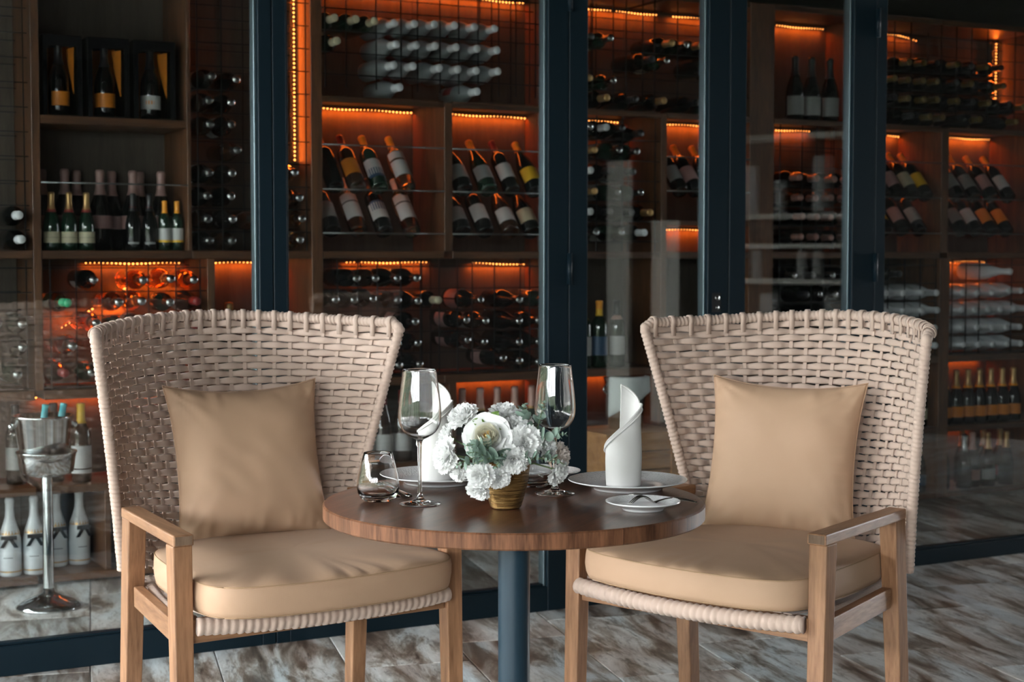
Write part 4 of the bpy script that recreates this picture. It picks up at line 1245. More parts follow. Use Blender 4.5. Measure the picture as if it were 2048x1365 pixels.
def seat_cushion(ch, off, name, label):
    ox, oy, rot = off
    base = ch.matrix_basis.copy()
    mtx = Matrix.Translation(ch.location) @ Matrix.Rotation(ch.rotation_euler.z, 4, 'Z') @ Matrix.Translation((ox, oy, ZR + .0635)) @ Matrix.Rotation(radians(rot), 4, 'Z')
    e = tag(empty(name, mtx=mtx), label, 'cushion', 'seat cushions')
    # outline
    def outline(k, n=120):
        t = k / n * 4
        # front (x -1..1), right side, back, left side with rounded corners
        a = 2 * pi * k / n - pi * .75
        c, s_ = cos(a), sin(a)
        p = 8.0
        rr = (abs(c) ** p + abs(s_) ** p) ** (-1 / p)
        x, y = rr * c, rr * s_
        fx = .314 - .060 * (y + 1) / 2 * ((y + 1) / 2)
        X = x * fx
        Y = .215 + y * .265
        if y < 0: Y -= .045 * (1 - x * x) * (-y)
        else: Y += .05 * (1 - x * x) * y
        return Vector((X, Y, 0))
    n = 120
    H = .078
    O = [outline(k, n) for k in range(n)]
    ctr = Vector((0, .215, 0))
    rings = []
    prof = [(.30, 0), (.70, 0), (.94, .001), (.985, .006), (1.0, .018), (1.004, .038), (1.002, .058), (.998, .0695), (.993, .0735), (.981, .0765), (.955, .0795), (.90, .0825), (.80, .0855), (.6, .0880), (.35, .0890), (.12, .0895)]
    for f, z in prof:
        row = []
        for k, o in enumerate(O):
            p = ctr + (o - ctr) * f
            zz = z
            if z > .076:
                front = max(0, -(o.y - .12) / .2)
                wr = sin(k * 1.31 + sin(k * .37) * 2) * .0036 * front * max(0, 1 - abs(f - .93) / .22)
                wr += .0035 * noise.noise(Vector((p.x * 9 + off[2] * 3, p.y * 4, 1.3)))
                wr += .0095 * max(0, noise.noise(Vector((p.x * 3.0 - p.y * 16 * (1 if off[2] > 0 else -1), p.y * 5 + p.x * 7, off[2])))) * (1 - f) * 1.5
                zz += wr
            elif 0.01 < z < .07:
                p = p + (o - ctr).normalized() * .004 * noise.noise(Vector((p.x * 7, p.y * 7, z * 20 + off[2])))
            row.append((p.x, p.y, zz))
        rings.append(row)
    b = MB().grid(rings, True)
    nn = len(b.v)
    b.f.append(tuple(range(n - 1, -1, -1)))
    b.v.append((0, .215, .0896)); b.f += [(nn - n + k, nn - n + (k + 1) % n, nn) for k in range(n)]
    ob('cushion_body', b.mesh('cushion_body', M['cushion'], True), e)
    seam = [Vector(rings[8][k % n]) + (O[k % n] - ctr).normalized() * .0006 for k in range(n + 1)]
    ob('top_seam', MB().tube(seam, .0013, 6).mesh('top_seam', M['seam'], True), e)
    seam = [Vector(rings[3][k % n]) + (O[k % n] - ctr).normalized() * .0004 for k in range(n + 1)]
    ob('bottom_seam', MB().tube(seam, .0010, 6).mesh('bottom_seam', M['seam'], True), e)
    zp = MB().tube([Vector(rings[5][k % n]) + (O[k % n] - ctr).normalized() * .0005 for k in range(*([34, 40] if off[2] <= 0 else [70, 76]))], .0016, 6)
    ob('zip', zp.mesh('zip', M['seam'], True), e)


M['seam'] = plain('cushion_seam_thread', (.36, .23, .13), .8)


def pillow(ch, pose, name, label):
    x, y, z, rz, lean, roll, seed = pose
    mtx = Matrix.Translation(ch.location) @ Matrix.Rotation(ch.rotation_euler.z, 4, 'Z') @ Matrix.Translation((x, y, z)) @ R(rz, 'Z') @ R(-lean, 'X') @ R(roll, 'Y')
    e = tag(empty(name, mtx=mtx), label, 'pillow', 'scatter pillows')
    S_ = .205; n = 48; TH = .072

    def pt(u, v, side):
        pin = 1 - .095 * (1 - abs(v) ** 2.2) * abs(u) ** 3
        pin2 = 1 - (.125 if v > 0 else .07) * (1 - abs(u) ** 2.2) * abs(v) ** 3
        X = u * S_ * pin; Z = v * S_ * pin2
        eu, ev = 1 - abs(u) ** 2.6, 1 - abs(v) ** 2.6
        t = TH * (max(eu, 0) ** .62) * (max(ev, 0) ** .62)
        # gathers running in from the seams, softer towards the middle
        ds_ = 1 - abs(u); dt_ = 1 - abs(v)
        g = 0
        if dt_ < .55: g += .0085 * exp(-((dt_ - .10) / .16) ** 2) * noise.noise(Vector((u * 9, seed + (3 if v > 0 else 9), dt_ * 1.5)))
        if ds_ < .55: g += .0075 * exp(-((ds_ - .10) / .16) ** 2) * noise.noise(Vector((v * 8, seed + (5 if u > 0 else 7), ds_ * 1.5)))
        for cu in (-1, 1):
            for cv in (-1, 1):
                du, dv = u - cu, v - cv; dd = sqrt(du * du + dv * dv)
                g += .011 * exp(-dd / .42) * min(1, dd / .1) * noise.noise(Vector((math.atan2(dv, du) * 5.5, dd * 1.2, seed + cu * 3.3 + cv * 1.7)))
        g += .0065 * noise.noise(Vector((u * 1.9 + seed, v * 1.9, side * 2.0)))
        g += .0050 * abs(noise.noise(Vector(((u + v) * 2.6 + seed, (u - v) * .8, side)))) * (1 - max(abs(u), abs(v)))
        bot = max(0, -v - .55) * .02
        return Vector((X, side * (t + g * min(1, t / .02)) + .0, Z + .205 - bot * 0))
    b = MB()
    for side in (-1, 1):
        us = [sin(pi / 2 * q) * .35 + q * .65 for q in ar(-1, 1, n)]
        b.grid([[pt(u, v, side) for u in us] for v in us])
    me = b.mesh('pillow_body', M['cushion'], True)
    bm = bmesh.new(); bm.from_mesh(me); bmesh.ops.remove_doubles(bm, verts=bm.verts, dist=.0004); bmesh.ops.recalc_face_normals(bm, faces=bm.faces)
    bm.to_mesh(me); bm.free()
    me.polygons.foreach_set('use_smooth', [True] * len(me.polygons))
    ob('pillow_body', me, e)
    ed = []
    q = ar(-1, 1, 30)
    for u in q: ed.append(pt(u, -1, 1))
    for u in q[1:]: ed.append(pt(1, u, 1))
    for u in q[1:]: ed.append(pt(-u, 1, 1))
    for u in q[1:]: ed.append(pt(-1, -u, 1))
    ob('seam_edge', MB().tube(ed, .0016, 6, False).mesh('seam_edge', M['cushion'], True), e)


chair((-.4258, 3.5548, 0), radians(33.16), 'woven rope armchair with teak frame beside the ice bucket stand', .004, (0, -.045, 1.5), (.030, .452, .512, -5, 15, -.6, 3.7),
      ['seat_cushion', 'tan seat cushion on the armchair next to the tumbler', 'throw_pillow', 'square tan pillow leaning in the armchair beside the tumbler'])
chair((.4069, 3.6083, 0), radians(-41.28), 'woven rope armchair with teak frame beside the white bottles', -.002, (0, .012, -1.5), (-.062, .484, .514, 18, 14, 1.4, 8.2),
      ['seat_cushion', 'tan seat cushion on the armchair behind the bread plate', 'throw_pillow', 'square tan pillow leaning in the armchair beside the upright napkin'])

# ------------------------------------------------------------------ round table
TX, TY, TZ, TR = .004, 3.08, .75, .376
tb = tag(empty('round_table', (TX, TY, 0)), 'round dark walnut table on a slate blue metal post', 'table')
ga = radians(68)   # direction of the staves
gx, gy = Vector((cos(ga), sin(ga), 0)), Vector((-sin(ga), cos(ga), 0))
cuts = [-TR, -.295, -.205, -.125, -.035, .05, .135, .225, .30, TR]
for i in range(len(cuts) - 1):
    a, b_ = cuts[i], cuts[i + 1]
    t0_, t1_ = math.asin(max(-1, a / TR)), math.asin(min(1, b_ / TR))
    ts = [TR * sin(q) for q in ar(t0_, t1_, max(8, int((t1_ - t0_) / .05)))]
    ts[0], ts[-1] = a, b_
    def half(q): return sqrt(max(TR * TR - q * q, 0))
    out = [(half(q), q) for q in ts] + [(-half(q), q) for q in reversed(ts)]
    m = MB()
    rings = []
    for dr, z in ((-.003, TZ - .031), (0, TZ - .028), (0, TZ - .003), (-.003, TZ)):
        row = []
        for (l, q) in out:
            rr = sqrt(l * l + q * q)
            f = (TR + dr) / TR if rr > TR - 1e-6 else 1
            row.append((q * f, l * f, z))      # local: y along the grain
        rings.append(row)
    m.grid(rings, True)
    k = len(out)
    m.f.append(tuple(range(k))); m.f.append(tuple(3 * k + j for j in reversed(range(k))))
    me = m.mesh('table_stave', M['walnut']); me.materials.append(M['walnut_edge'])
    me.polygons.foreach_set('material_index', [1] * (3 * k) + [0, 0])
    bm = bmesh.new(); bm.from_mesh(me); bmesh.ops.remove_doubles(bm, verts=bm.verts, dist=1e-5); bmesh.ops.recalc_face_normals(bm, faces=bm.faces); bm.to_mesh(me); bm.free()
    me.polygons.foreach_set('use_smooth', [True] * len(me.polygons)); me.set_sharp_from_angle(angle=radians(22))
    o = ob('table_stave', me, tb, rot=(0, 0, ga - pi / 2))
ob('post', MB().lathe([(.0315, .02), (.0315, TZ - .04)], 40).mesh('post', M['pole'], True), tb)
ob('mounting_plate', MB().lathe([(.001, TZ - .040), (.14, TZ - .040), (.14, TZ - .032), (.001, TZ - .032)], 40).mesh('mounting_plate', M['pole']), tb)
ob('base_plate', MB().lathe([(.001, 0), (.23, 0), (.23, .012), (.05, .022), (.001, .022)], 48).mesh('base_plate', M['pole'], True), tb)

# ------------------------------------------------------------------ glassware
def wine_glass(x, y, label):
    e = tag(empty('wine_glass', (x, y, TZ + .0005)), label, 'glass', 'tall wine glasses')
    H = .262
    outer = [(.0048, .120), (.0075, .1255), (.017, .1305), (.030, .1395), (.0390, .1545), (.0418, .172), (.0408, .192), (.0385, .214), (.0355, .238), (.0328, H - .0006), (.0324, H)]
    inner = [(.0319, H - .0006), (.0346, .238), (.0376, .214), (.0399, .192), (.0409, .172), (.0381, .1550), (.029, .1405), (.016, .1325), (.006, .1295), (.0006, .1285)]
    def sm(P, k=3):
        o = [P[0]]
        for (r0, z0), (r1, z1) in zip(P, P[1:]):
            for j in range(1, k + 1): o.append((r0 + (r1 - r0) * j / k, z0 + (z1 - z0) * j / k))
        return o
    def catmull(P, k=4):
        o = []
        for i in range(len(P) - 1):
            p0, p1, p2, p3 = P[max(i - 1, 0)], P[i], P[i + 1], P[min(i + 2, len(P) - 1)]
            for j in range(k):
                t = j / k
                o.append(tuple(.5 * (2 * p1[c] + (p2[c] - p0[c]) * t + (2 * p0[c] - 5 * p1[c] + 4 * p2[c] - p3[c]) * t * t + (3 * p1[c] - p0[c] - 3 * p2[c] + p3[c]) * t ** 3) for c in (0, 1)))
        return o + [P[-1]]
    ob('bowl', MB().lathe(catmull(outer) + catmull(inner), 64).mesh('bowl', M['crystal'], True), e)
    ob('stem', MB().lathe(catmull([(.0085, .0105), (.0050, .020), (.0038, .040), (.0035, .075), (.0038, .105), (.0048, .120)]), 28).mesh('stem', M['crystal'], True), e)
    ob('foot', MB().lathe([(.0005, .0006), (.020, .0002), (.0395, 0), (.0405, .0008), (.0403, .0018), (.034, .0030), (.022, .0052), (.013, .0078), (.0085, .0105)], 64).mesh('foot', M['crystal'], True), e)
    return e


wine_glass(-.179, 3.030, 'tall wine glass in front of a napkin, beside the tumbler')
wine_glass(.087, 3.163, 'tall wine glass between the flowers and the upright napkin')


def tumbler(x, y, label):
    e = tag(empty('tumbler', (x, y, TZ + .0005)), label, 'glass', 'stemless tumblers')
    o_ = [(.0006, .0015), (.015, .0008), (.022, 0), (.0275, .0008), (.0345, .006), (.0400, .016), (.0420, .027), (.0412, .038), (.0380, .056), (.0335, .074), (.0285, .0945), (.0279, .0958)]
    i_ = [(.0273, .0945), (.0322, .074), (.0367, .056), (.0398, .038), (.0403, .028), (.0380, .019), (.031, .0115), (.018, .0085), (.0006, .0080)]
    ob('glass_wall', MB().lathe(o_ + i_, 64).mesh('glass_wall', M['crystal'], True), e)
    return e


tumbler(-.264, 3.070, 'stemless tumbler standing near the edge of the walnut table')
tumbler(.044, 3.262, 'stemless tumbler half hidden behind the gold vase')


def plate(x, y, r, label, foot=.58, h=.021):
    e = tag(empty('plate', (x, y, TZ + .0005)), label, 'plate')
    fr = r * foot
    under = [(fr - .006, .0015), (fr - .004, 0), (fr, 0), (fr + .001, .002), (fr + .006, .0055), (r * .82, h * .62), (r - .002, h - .0028), (r, h - .0012), (r - .0008, h)]
    top = [(r - .0008, h), (r - .004, h - .0008), (r * .80, h * .66), (fr + .008, .0085), (fr + .001, .0072), (fr - .01, .0068), (.0005, .0068)]
    ob('rim', MB().lathe(under, 64).mesh('rim', M['porcelain_back'], True), e)
    ob('well', MB().lathe(top[:4], 64).mesh('well', M['porcelain'], True), e)
    ob('centre', MB().lathe(top[3:], 64).mesh('centre', M['porcelain_back'], True), e)
    return e


plate(.240, 3.232, .124, 'large white plate with pitted rim under the free-standing napkin')
plate(-.157, 3.318, .124, 'large white plate with pitted rim behind the tumbler')
plate(.249, 2.962, .0715, 'small white bread plate with cutlery at the table edge', .55, .0175)
plate(.070, 3.395, .080, 'small white plate behind the bouquet and tumbler', .55, .0175)


def napkin(x, y, z, rz, label, s=1.0):
    e = tag(empty('napkin', mtx=T(x, y, z) @ R(rz, 'Z') @ Matrix.Scale(s, 4)), label, 'napkin', 'rolled napkins')
    th0, th1 = -.60 * pi, 1.80 * pi
    n, m = 110, 26
    cols = []
    for i in range(n + 1):
        t = i / n
        th = th0 + (th1 - th0) * t
        if th < 0:
            q = (th - th0) / (0 - th0)
            top = .207 - .038 * q ** 1.4
        else:
            q = min(th / pi, 1.25)
            top = .169 - .020 * q - .075 * (3 * (q / 1.25) ** 2 - 2 * (q / 1.25) ** 3)
            if th > 1.25 * pi: top = .074 - .020 * min((th - 1.25 * pi) / pi, 1)
        r = .0275 + .0085 * min(max((th - th0) / (1.6 * pi), 0), 1) + .0022 * max((th - pi) / (1.25 * pi), 0)
        col = []
        for j in range(m + 1):
            z_ = top * j / m
            rr = r * (1 + .05 * sin(pi * min(z_ / .12, 1.0))) 
            if th < 0: rr = r * (1 - .25 * max(0, z_ - .12) / .09)
            rr *= 1 + .02 * noise.noise(Vector((th * .9, z_ * 22, x * 9)))
            lip = .0022 if j >= m - 1 else 0
            rr += lip
            ell = 1.04
            col.append((rr * ell * cos(th) , -rr * sin(th), z_))
        cols.append(col)
    me = MB().grid(cols).mesh('rolled_linen', M['napkin'], True)
    o = ob('rolled_linen', me, e)
    md = o.modifiers.new('thick', 'SOLIDIFY'); md.thickness = .0024; md.offset = 0
    hem = [Vector(c[-1]) for c in cols]
    ob('hem', MB().tube(hem, .0021, 8).mesh('hem', M['napkin'], True), e)
    hem2 = [Vector(c[-2]) + Vector((0, 0, -.004)) for c in cols[28:]]
    ob('hem_fold', MB().tube([p * 1.0 + Vector((p.x, p.y, 0)).normalized() * .0012 for p in hem2], .0016, 8).mesh('hem_fold', M['napkin'], True), e)
    return e


napkin(.234, 3.232, TZ + .0078, 0, 'white linen napkin rolled upright with a pointed tip, standing free')
napkin(-.160, 3.310, TZ + .0078, -6, 'white linen napkin rolled upright behind the tall wine glass')


def fork(name, label, p0, p1, rise, n_t=4, seg=22, drop=.0):
    """from tine tips p0 to handle end p1; rise: height profile of the arch"""
    P0, P1 = Vector(p0), Vector(p1)
    e = tag(empty(name, tuple(P0)), label, 'cutlery')
    d = (P1 - P0); L = Vector((d.x, d.y, 0)).length; f = Vector((d.x, d.y, 0)).normalized(); sd = Vector((-f.y, f.x, 0))

    def h(t): return d.z * t + rise * (sin(pi * min(t / .38, 1)) ** 1.2 if t < .38 else 0) + rise * .55 * sin(pi * max(0, (t - .38) / .62)) * (1 if t > .38 else 0)
    w = [(.28, .0105), (.36, .0100), (.44, .0042), (.55, .0030), (.75, .0045), (.92, .0075), (1.0, .006)]
    def width(t):
        for (a, wa), (b_, wb) in zip(w, w[1:]):
            if a <= t <= b_: return wa + (wb - wa) * (t - a) / (b_ - a)
        return w[0][1]
    rows = []
    for t in ar(.28, 1, seg):
        c = f * (L * t) + Vector((0, 0, h(t)))
        ww = width(t)
        rows.append([c - sd * ww, c - sd * ww * .6 + Vector((0, 0, .0014)), c + sd * ww * .6 + Vector((0, 0, .0014)), c + sd * ww, c - Vector((0, 0, .0012))])
    ob('handle', MB().grid(rows, True).mesh('handle', M['cutlery'], True), e)
    for k in range(n_t):
        off_ = (k - (n_t - 1) / 2) * .0058
        pts = [f * (L * t) + sd * off_ * (1 if t > .02 else .9) + Vector((0, 0, h(t))) for t in ar(0, .30, 9)]
        ob('tine', MB().tube(pts, [.0007 + .0010 * min(1, j / 4) for j in range(9)], 6).mesh('tine', M['cutlery'], True), e)
    return e


def knife(label, p0, p1):
    P0, P1 = Vector(p0), Vector(p1)
    e = tag(empty('table_knife', tuple(P0)), label, 'cutlery')
    d = P1 - P0; L = d.length; f = d.normalized(); sd = Vector((-f.y, f.x, 0)).normalized()
    rows = []
    for t in ar(0, .58, 12):
        c = f * (L * t) + Vector((0, 0, .001)); ww = .009 * min(1, (t / .10) ** .6 + .05) if t < .1 else .0095
        rows.append([c - sd * ww * .6, c + Vector((0, 0, .0009)), c + sd * ww, c - Vector((0, 0, .0007))])
    ob('blade', MB().grid(rows, True).mesh('blade', M['cutlery'], True), e)
    pts = [f * (L * t) + Vector((0, 0, .003)) for t in ar(.56, 1, 10)]
    ob('handle', MB().tube(pts, [.0035, .0045, .0048, .005, .0055, .006, .0065, .007, .0072, .005], 10, True, .55).mesh('handle', M['cutlery'], True), e)
    return e


zt = TZ + .002
fork('table_fork', 'steel fork lying on the table behind the bread plate', (.218, 3.108, zt + .002), (.360, 3.040, zt), .006)
fork('dessert_fork', 'small steel fork arching over the bread plate', (.223, 2.955, TZ + .012), (.350, 3.020, zt + .006), .014, 3)
knife('steel knife lying on the table behind the tumbler', (-.272, 3.285, zt), (-.203, 3.098, zt))
fork('table_fork', 'steel fork lying beside the knife behind the tumbler', (-.292, 3.258, zt + .003), (-.226, 3.105, zt), .008)

# ------------------------------------------------------------------ vase and bouquet
VX, VY = -.012, 2.985
va = tag(empty('flower_vase', (VX, VY, TZ + .0005)), 'small ribbed gold vase holding the white bouquet', 'vase')
pr = [(.0005, 0), (.026, 0), (.0295, .002), (.0325, .012), (.0385, .032), (.0435, .055), (.0462, .078), (.0468, .090), (.0452, .0915), (.0440, .088), (.0400, .055), (.030, .02), (.0005, .012)]
full = []
for (r0, z0), (r1, z1) in zip(pr[:8], pr[1:8]):
    for j in range(6):
        t = j / 6; full.append((r0 + (r1 - r0) * t, z0 + (z1 - z0) * t))
vm = MB(); rowsv = []
for i, (r, z) in enumerate(full + pr[7:]):
    rowsv.append([((r + (.0006 * noise.noise(Vector((k * .25, z * 900, 1))) if .003 < z < .089 and i < len(full) else 0)) * cos(2 * pi * k / 72), (r + (.0006 * noise.noise(Vector((k * .25, z * 900, 1))) if .003 < z < .089 and i < len(full) else 0)) * sin(2 * pi * k / 72), z) for k in range(72)])
vm.grid(rowsv, True)
ob('vase_body', vm.mesh('vase_body', M['gold'], True), va)
ob('moss', MB().lathe([(.0005, .080), (.02, .081), (.041, .078)], 24).mesh('moss', M['leaf'], True), va)


def petal_mesh(seed, mat, ln=1.0, wd=.9, ruff=.10, cup=.35, teeth=9):
    random.seed(seed)
    rows = []
    m = 11
    for j in range(8):
        t = j / 7
        row = []
        for k in range(m):
            u = -1 + 2 * k / (m - 1)
            w_ = wd * (.12 + .88 * sin(min(t * 1.15, 1) * pi / 2) ** 1.1) * .5
            edge = 1 - .20 * u * u
            L = ln * t * edge
            if j == 7: L += ln * .055 * (1 if k % 2 else -1) + ln * random.uniform(-.03, .03)
            z = cup * t ** 1.6 * ln + ruff * t * t * sin(u * 6 + seed) * ln + .12 * ln * u * u * t
            if j >= 6: z -= .10 * ln * (t - .8) * 2
            row.append((u * w_ * ln, L, z))
        rows.append(row)
    return MB().grid(rows).mesh('petal', M[mat], True)


PET = {m: [petal_mesh(s, m, ruff=.09) for s in (1, 4, 8)] for m in ('petal', 'petal_blush')}
random.seed(21)
STEM = MB().tube([(0, 0, 0), (0, 0, -1)], .0016, 6).mesh('stem', M['stem'], True)


def aim(direction):
    return Vector(direction).normalized().to_track_quat('Z', 'Y').to_matrix().to_4x4()


def stem_to(e, head, dirn):
    """thin stem from the flower head down into the vase"""
    inv = e.matrix_world.inverted() if False else None
    root = Vector((VX + random.uniform(-.015, .015), VY + random.uniform(-.015, .015), TZ + .075))
    mid = head - Vector(dirn).normalized() * .025
    mid = mid.lerp(root, .25)
    M_ = e.matrix_basis.inverted()
    pts = [M_ @ p for p in (head, head.lerp(mid, .6), mid, mid.lerp(root, .5), root)]
    ob('flower_stem', MB().tube(pts, .0016, 6).mesh('flower_stem', M['stem'], True), e)


def carnation(p, d, r, label, mat='petal'):
    m0 = Matrix.Translation(p) @ aim(d) @ R(random.uniform(0, 360), 'Z')
    e = tag(empty('carnation', mtx=m0), label, 'flower', 'white carnations in the bouquet')
    e.matrix_basis = m0
    layers = [(9, 1.0, 4, 0), (9, .93, 24, -.02), (8, .82, 44, .0), (7, .68, 62, .02), (5, .5, 78, .04)]
    for li, (n, s, tilt, dz_) in enumerate(layers):
        for k in range(n):
            a = 360 * k / n + li * 23 + random.uniform(-9, 9)
            mm = R(a, 'Z') @ T(0, .02 * r, dz_ * r) @ R(tilt - 14 + random.uniform(-9, 9), 'X') @ Matrix.Scale(r * s * random.uniform(.92, 1.08), 4)
            ob('petal', PET[mat][(k + li) % 3], e, mtx=mm)
    ob('calyx', MB().lathe([(.0005, -.55 * r), (.10 * r, -.52 * r), (.16 * r, -.2 * r), (.20 * r, .05 * r)], 10).mesh('calyx', M['stem'], True), e)
    stem_to(e, Vector(p) - Vector(d).normalized() * r * .5, d)
    return e


def px(x, y, dy=0.0):
    """picture point near the vase -> world, dy metres nearer the lens than the vase axis"""
    Y = VY - dy
    return Vector(((x - 1024) / 3135 * Y, Y, 1.23 - (y - 515) / 3135 * Y))


FL = [(928, 838, .000, 29, (-.45, -.5, .8), 'white carnation at the upper edge, beside the wine glass stem'),
      (896, 912, .020, 31, (-.85, -.6, .15), 'large white carnation at the outer side, in front of the napkin'),
      (897, 876, -.015, 25, (-.9, -.1, .45), 'white carnation between the upper and the outer ones'),
      (1010, 832, -.035, 28, (.0, -.2, 1), 'white carnation at the very top behind the green leaf'),
      (1040, 842, -.030, 23, (.4, -.3, .8), 'white carnation near the eucalyptus tips'),
      (1031, 864, .012, 27, (.4, -.75, .6), 'white carnation right beside the rose'),
      (1049, 890, .042, 31, (.3, -1, .25), 'white carnation facing forward below the rose and to its side'),
      (1027, 920, .058, 27, (.1, -1, -.25), 'white carnation hanging over the vase rim'),
      (1091, 898, .020, 22, (.8, -.6, .2), 'small white carnation on the side of the second wine glass'),
      (1118, 914, -.015, 24, (1, -.4, .1), 'blush carnation furthest out towards the napkin'),
      (1113, 946, .005, 23, (.8, -.6, -.5), 'pale carnation hanging low in front of the glass stem'),
      (962, 954, .066, 25, (-.3, -1, .0), 'white carnation low on the vase, in the middle'),
      (958, 980, .062, 21, (-.4, -.8, -.6), 'lowest white carnation drooping over the gold vase'),
      (998, 957, .060, 20, (.3, -1, -.1), 'cream shaded carnation against the gold vase'),
      (916, 942, .025, 21, (-.7, -.6, -.5), 'white carnation hanging low beside the plate')]
for i, (x, y, dy, r, d, lb) in enumerate(FL):
    carnation(px(x, y, dy), d, 1.14 * r / 3135 * VY, lb, 'petal_blush' if i in (9,) else 'petal')


def rose(p, d, r, label):
    m0 = Matrix.Translation(p) @ aim(d)
    e = tag(empty('rose', mtx=m0), label, 'flower'); e.matrix_basis = m0
    def rp(wd, ln, cup, mat, seed, roll=.15):
        rows = []
        for j in range(9):
            t = j / 8
            row = []
            for k in range(11):
                u = -1 + 2 * k / 10
                half_ = wd * sin(min(t * 1.25, 1.0) * pi / 2) ** .8
                ang = u * half_
                R0 = cup * (.35 + .65 * sin(t * pi * .5))
                z = ln * t * (1 - .10 * u * u) 
                rr = R0 + roll * r * max(0, t - .72) * 2.2 + .05 * r * sin(u * 5 + seed) * t * cup / r
                row.append((rr * sin(ang), -rr * cos(ang), z - .45 * r))
            rows.append(row)
        return MB().grid(rows).mesh('petal', M[mat], True)
    spec = [(6, .80, .72, 1.00, 'petal', .55), (5, .9, .86, .90, 'petal', .35), (5, 1.0, 1.04, .76, 'petal', .05), (5, .95, 1.16, .62, 'petal_cream', -.06), (5, .95, 1.22, .49, 'petal_cream', -.10), (4, 1.0, 1.24, .37, 'petal_cream', -.10), (4, 1.0, 1.20, .26, 'petal_cream', -.08), (3, 1.0, 1.1, .16, 'petal_heart', -.02)]
    for li, (n, wd, ln, cup, mat, roll) in enumerate(spec):
        me = rp(wd, ln * r * .85, cup * r, mat, li, roll)
        for k in range(n):
            o = ob('petal', me, e, mtx=R(360 * k / n + li * 37 + random.uniform(-8, 8), 'Z') @ T(0, -random.uniform(-.02, .05) * r, random.uniform(-.08, .08) * r) @ R(random.uniform(-6, 9), 'X'))
    ob('heart', MB().lathe([(.0005, .42 * r), (.05 * r, .40 * r), (.09 * r, .3 * r), (.09 * r, -.2 * r)], 12).mesh('heart', M['petal_heart'], True), e)
    stem_to(e, Vector(p) - Vector(d).normalized() * r * .4, d)
    return e


rose(px(974, 876, .045), (-.15, -1, .42), 37 / 3135 * VY, 'cream white rose with a yellow heart at the bouquet centre')


def leaf_round(r, cup, mat='euca'):
    rows = []
    for j in range(5):
        rr = r * j / 4
        rows.append([(rr * cos(2 * pi * k / 12) * .92, rr * sin(2 * pi * k / 12) + r * .95, cup * rr * rr / r) for k in range(12)])
    return MB().grid(rows, True).mesh('leaf', M[mat], True)


RL = [leaf_round(.0112, .25), leaf_round(.0092, .1), leaf_round(.0066, .3)]


def sprig(p0, p1, n, label, k0=1.0):
    P0, P1 = Vector(p0), Vector(p1)
    e = tag(empty('eucalyptus_sprig', tuple(P0)), label, 'foliage sprig', 'eucalyptus sprigs in the bouquet')
    d = P1 - P0
    bend = Vector((random.uniform(-.008, .008), random.uniform(-.008, .008), .006))
    def at(t): return d * t + bend * sin(pi * t)
    ob('sprig_stem', MB().tube([at(t) for t in ar(0, 1.03, 9)], .0009, 5).mesh('sprig_stem', M['stem'], True), e)
    for k in range(n):
        t = .12 + .88 * k / (n - 1)
        tv = (at(min(t + .05, 1)) - at(t - .05)).normalized()
        for sgn in (0, 1):
            ang = k * 90 + sgn * 180 + random.uniform(-25, 25)
            q = tv.to_track_quat('Z', 'Y').to_matrix().to_4x4()
            s = k0 * (1.15 - .55 * t) * random.uniform(.85, 1.15)
            ob('leaf', RL[(k + sgn) % 3 if t < .85 else 2], e, mtx=Matrix.Translation(at(t)) @ q @ R(ang, 'Z') @ R(random.uniform(15, 55), 'X') @ Matrix.Scale(s, 4))
    return e


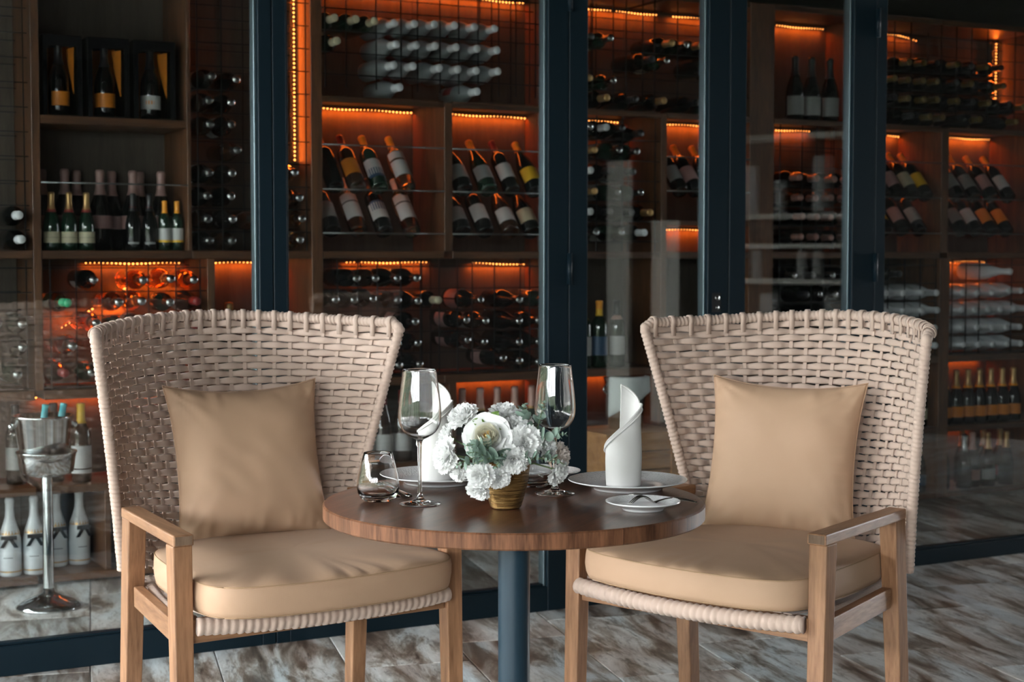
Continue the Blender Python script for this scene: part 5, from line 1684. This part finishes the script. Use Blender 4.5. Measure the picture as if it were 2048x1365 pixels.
sprig(px(1058, 880, .0), px(1050, 812, -.01), 8, 'eucalyptus sprig rising highest beside the second wine glass', 1.15)
sprig(px(1068, 885, .01), px(1088, 808, .01), 8, 'eucalyptus sprig crossing the second wine glass', 1.05)
sprig(px(1070, 890, .04), px(1128, 870, .035), 7, 'eucalyptus sprig reaching sideways to the glass stem', 1.1)
sprig(px(985, 905, .060), px(932, 893, .088), 7, 'eucalyptus sprig below the rose pointing to the napkin', 1.1)
sprig(px(985, 915, .068), px(915, 932, .085), 9, 'eucalyptus sprig drooping towards the plate', 1.05)
sprig(px(995, 920, .075), px(948, 930, .094), 7, 'short eucalyptus sprig over the low carnation', 1.05)
sprig(px(1000, 905, .065), px(992, 935, .088), 6, 'eucalyptus tuft between rose and vase rim', 1.15)
sprig(px(1035, 925, .065), px(1105, 925, .066), 8, 'dark eucalyptus sprig under the side carnations', .9)
sprig(px(1085, 915, .05), px(1126, 930, .05), 5, 'eucalyptus tip beside the blush carnation', .8)
sprig(px(975, 920, .075), px(938, 908, .096), 6, 'eucalyptus tuft under the rose petals', 1.0)


def rose_leaf(p, d, upv, ln, label):
    z = Vector(upv).normalized(); y = Vector(d).normalized(); x = y.cross(z).normalized(); z = x.cross(y)
    m0 = Matrix(((x.x, y.x, z.x, p[0]), (x.y, y.y, z.y, p[1]), (x.z, y.z, z.z, p[2]), (0, 0, 0, 1)))
    e = tag(empty('rose_leaf', mtx=m0), label, 'leaf', 'green leaves beside the rose'); e.matrix_basis = m0
    rows = [[(u * .34 * sin(pi * min(t * .95 + .05, 1)) ** .8 * ln, t * ln, abs(u) * .10 * ln - .12 * ln * t * t) for u in (-1, -.5, 0, .5, 1)] for t in ar(0, 1, 9)]
    lo3 = ob('leaf_blade', MB().grid(rows).mesh('leaf_blade', M['leaf'], True), e)
    lo3.modifiers.new('thick', 'SOLIDIFY').thickness = .0004
    ob('midrib', MB().tube([(0, t * ln, -.12 * ln * t * t + .0006) for t in ar(-.12, .95, 8)], .0006, 5).mesh('midrib', M['stem'], True), e)


rose_leaf(px(978, 852, .02), (.35, -.2, .55), (-.2, -1, .35), .034, 'broad green leaf pointing up above the rose')
rose_leaf(px(985, 850, .03), (1, -.1, -.1), (.1, -.9, .5), .030, 'green leaf lying above the rose towards the side carnation')
rose_leaf(px(970, 852, .03), (-.8, -.1, .35), (-.1, -1, .3), .026, 'pale green leaf beside the upper carnation')
rose_leaf(px(955, 876, .035), (-.9, -.2, -.1), (-.2, -1, .3), .022, 'small dark green leaf at the side of the rose')
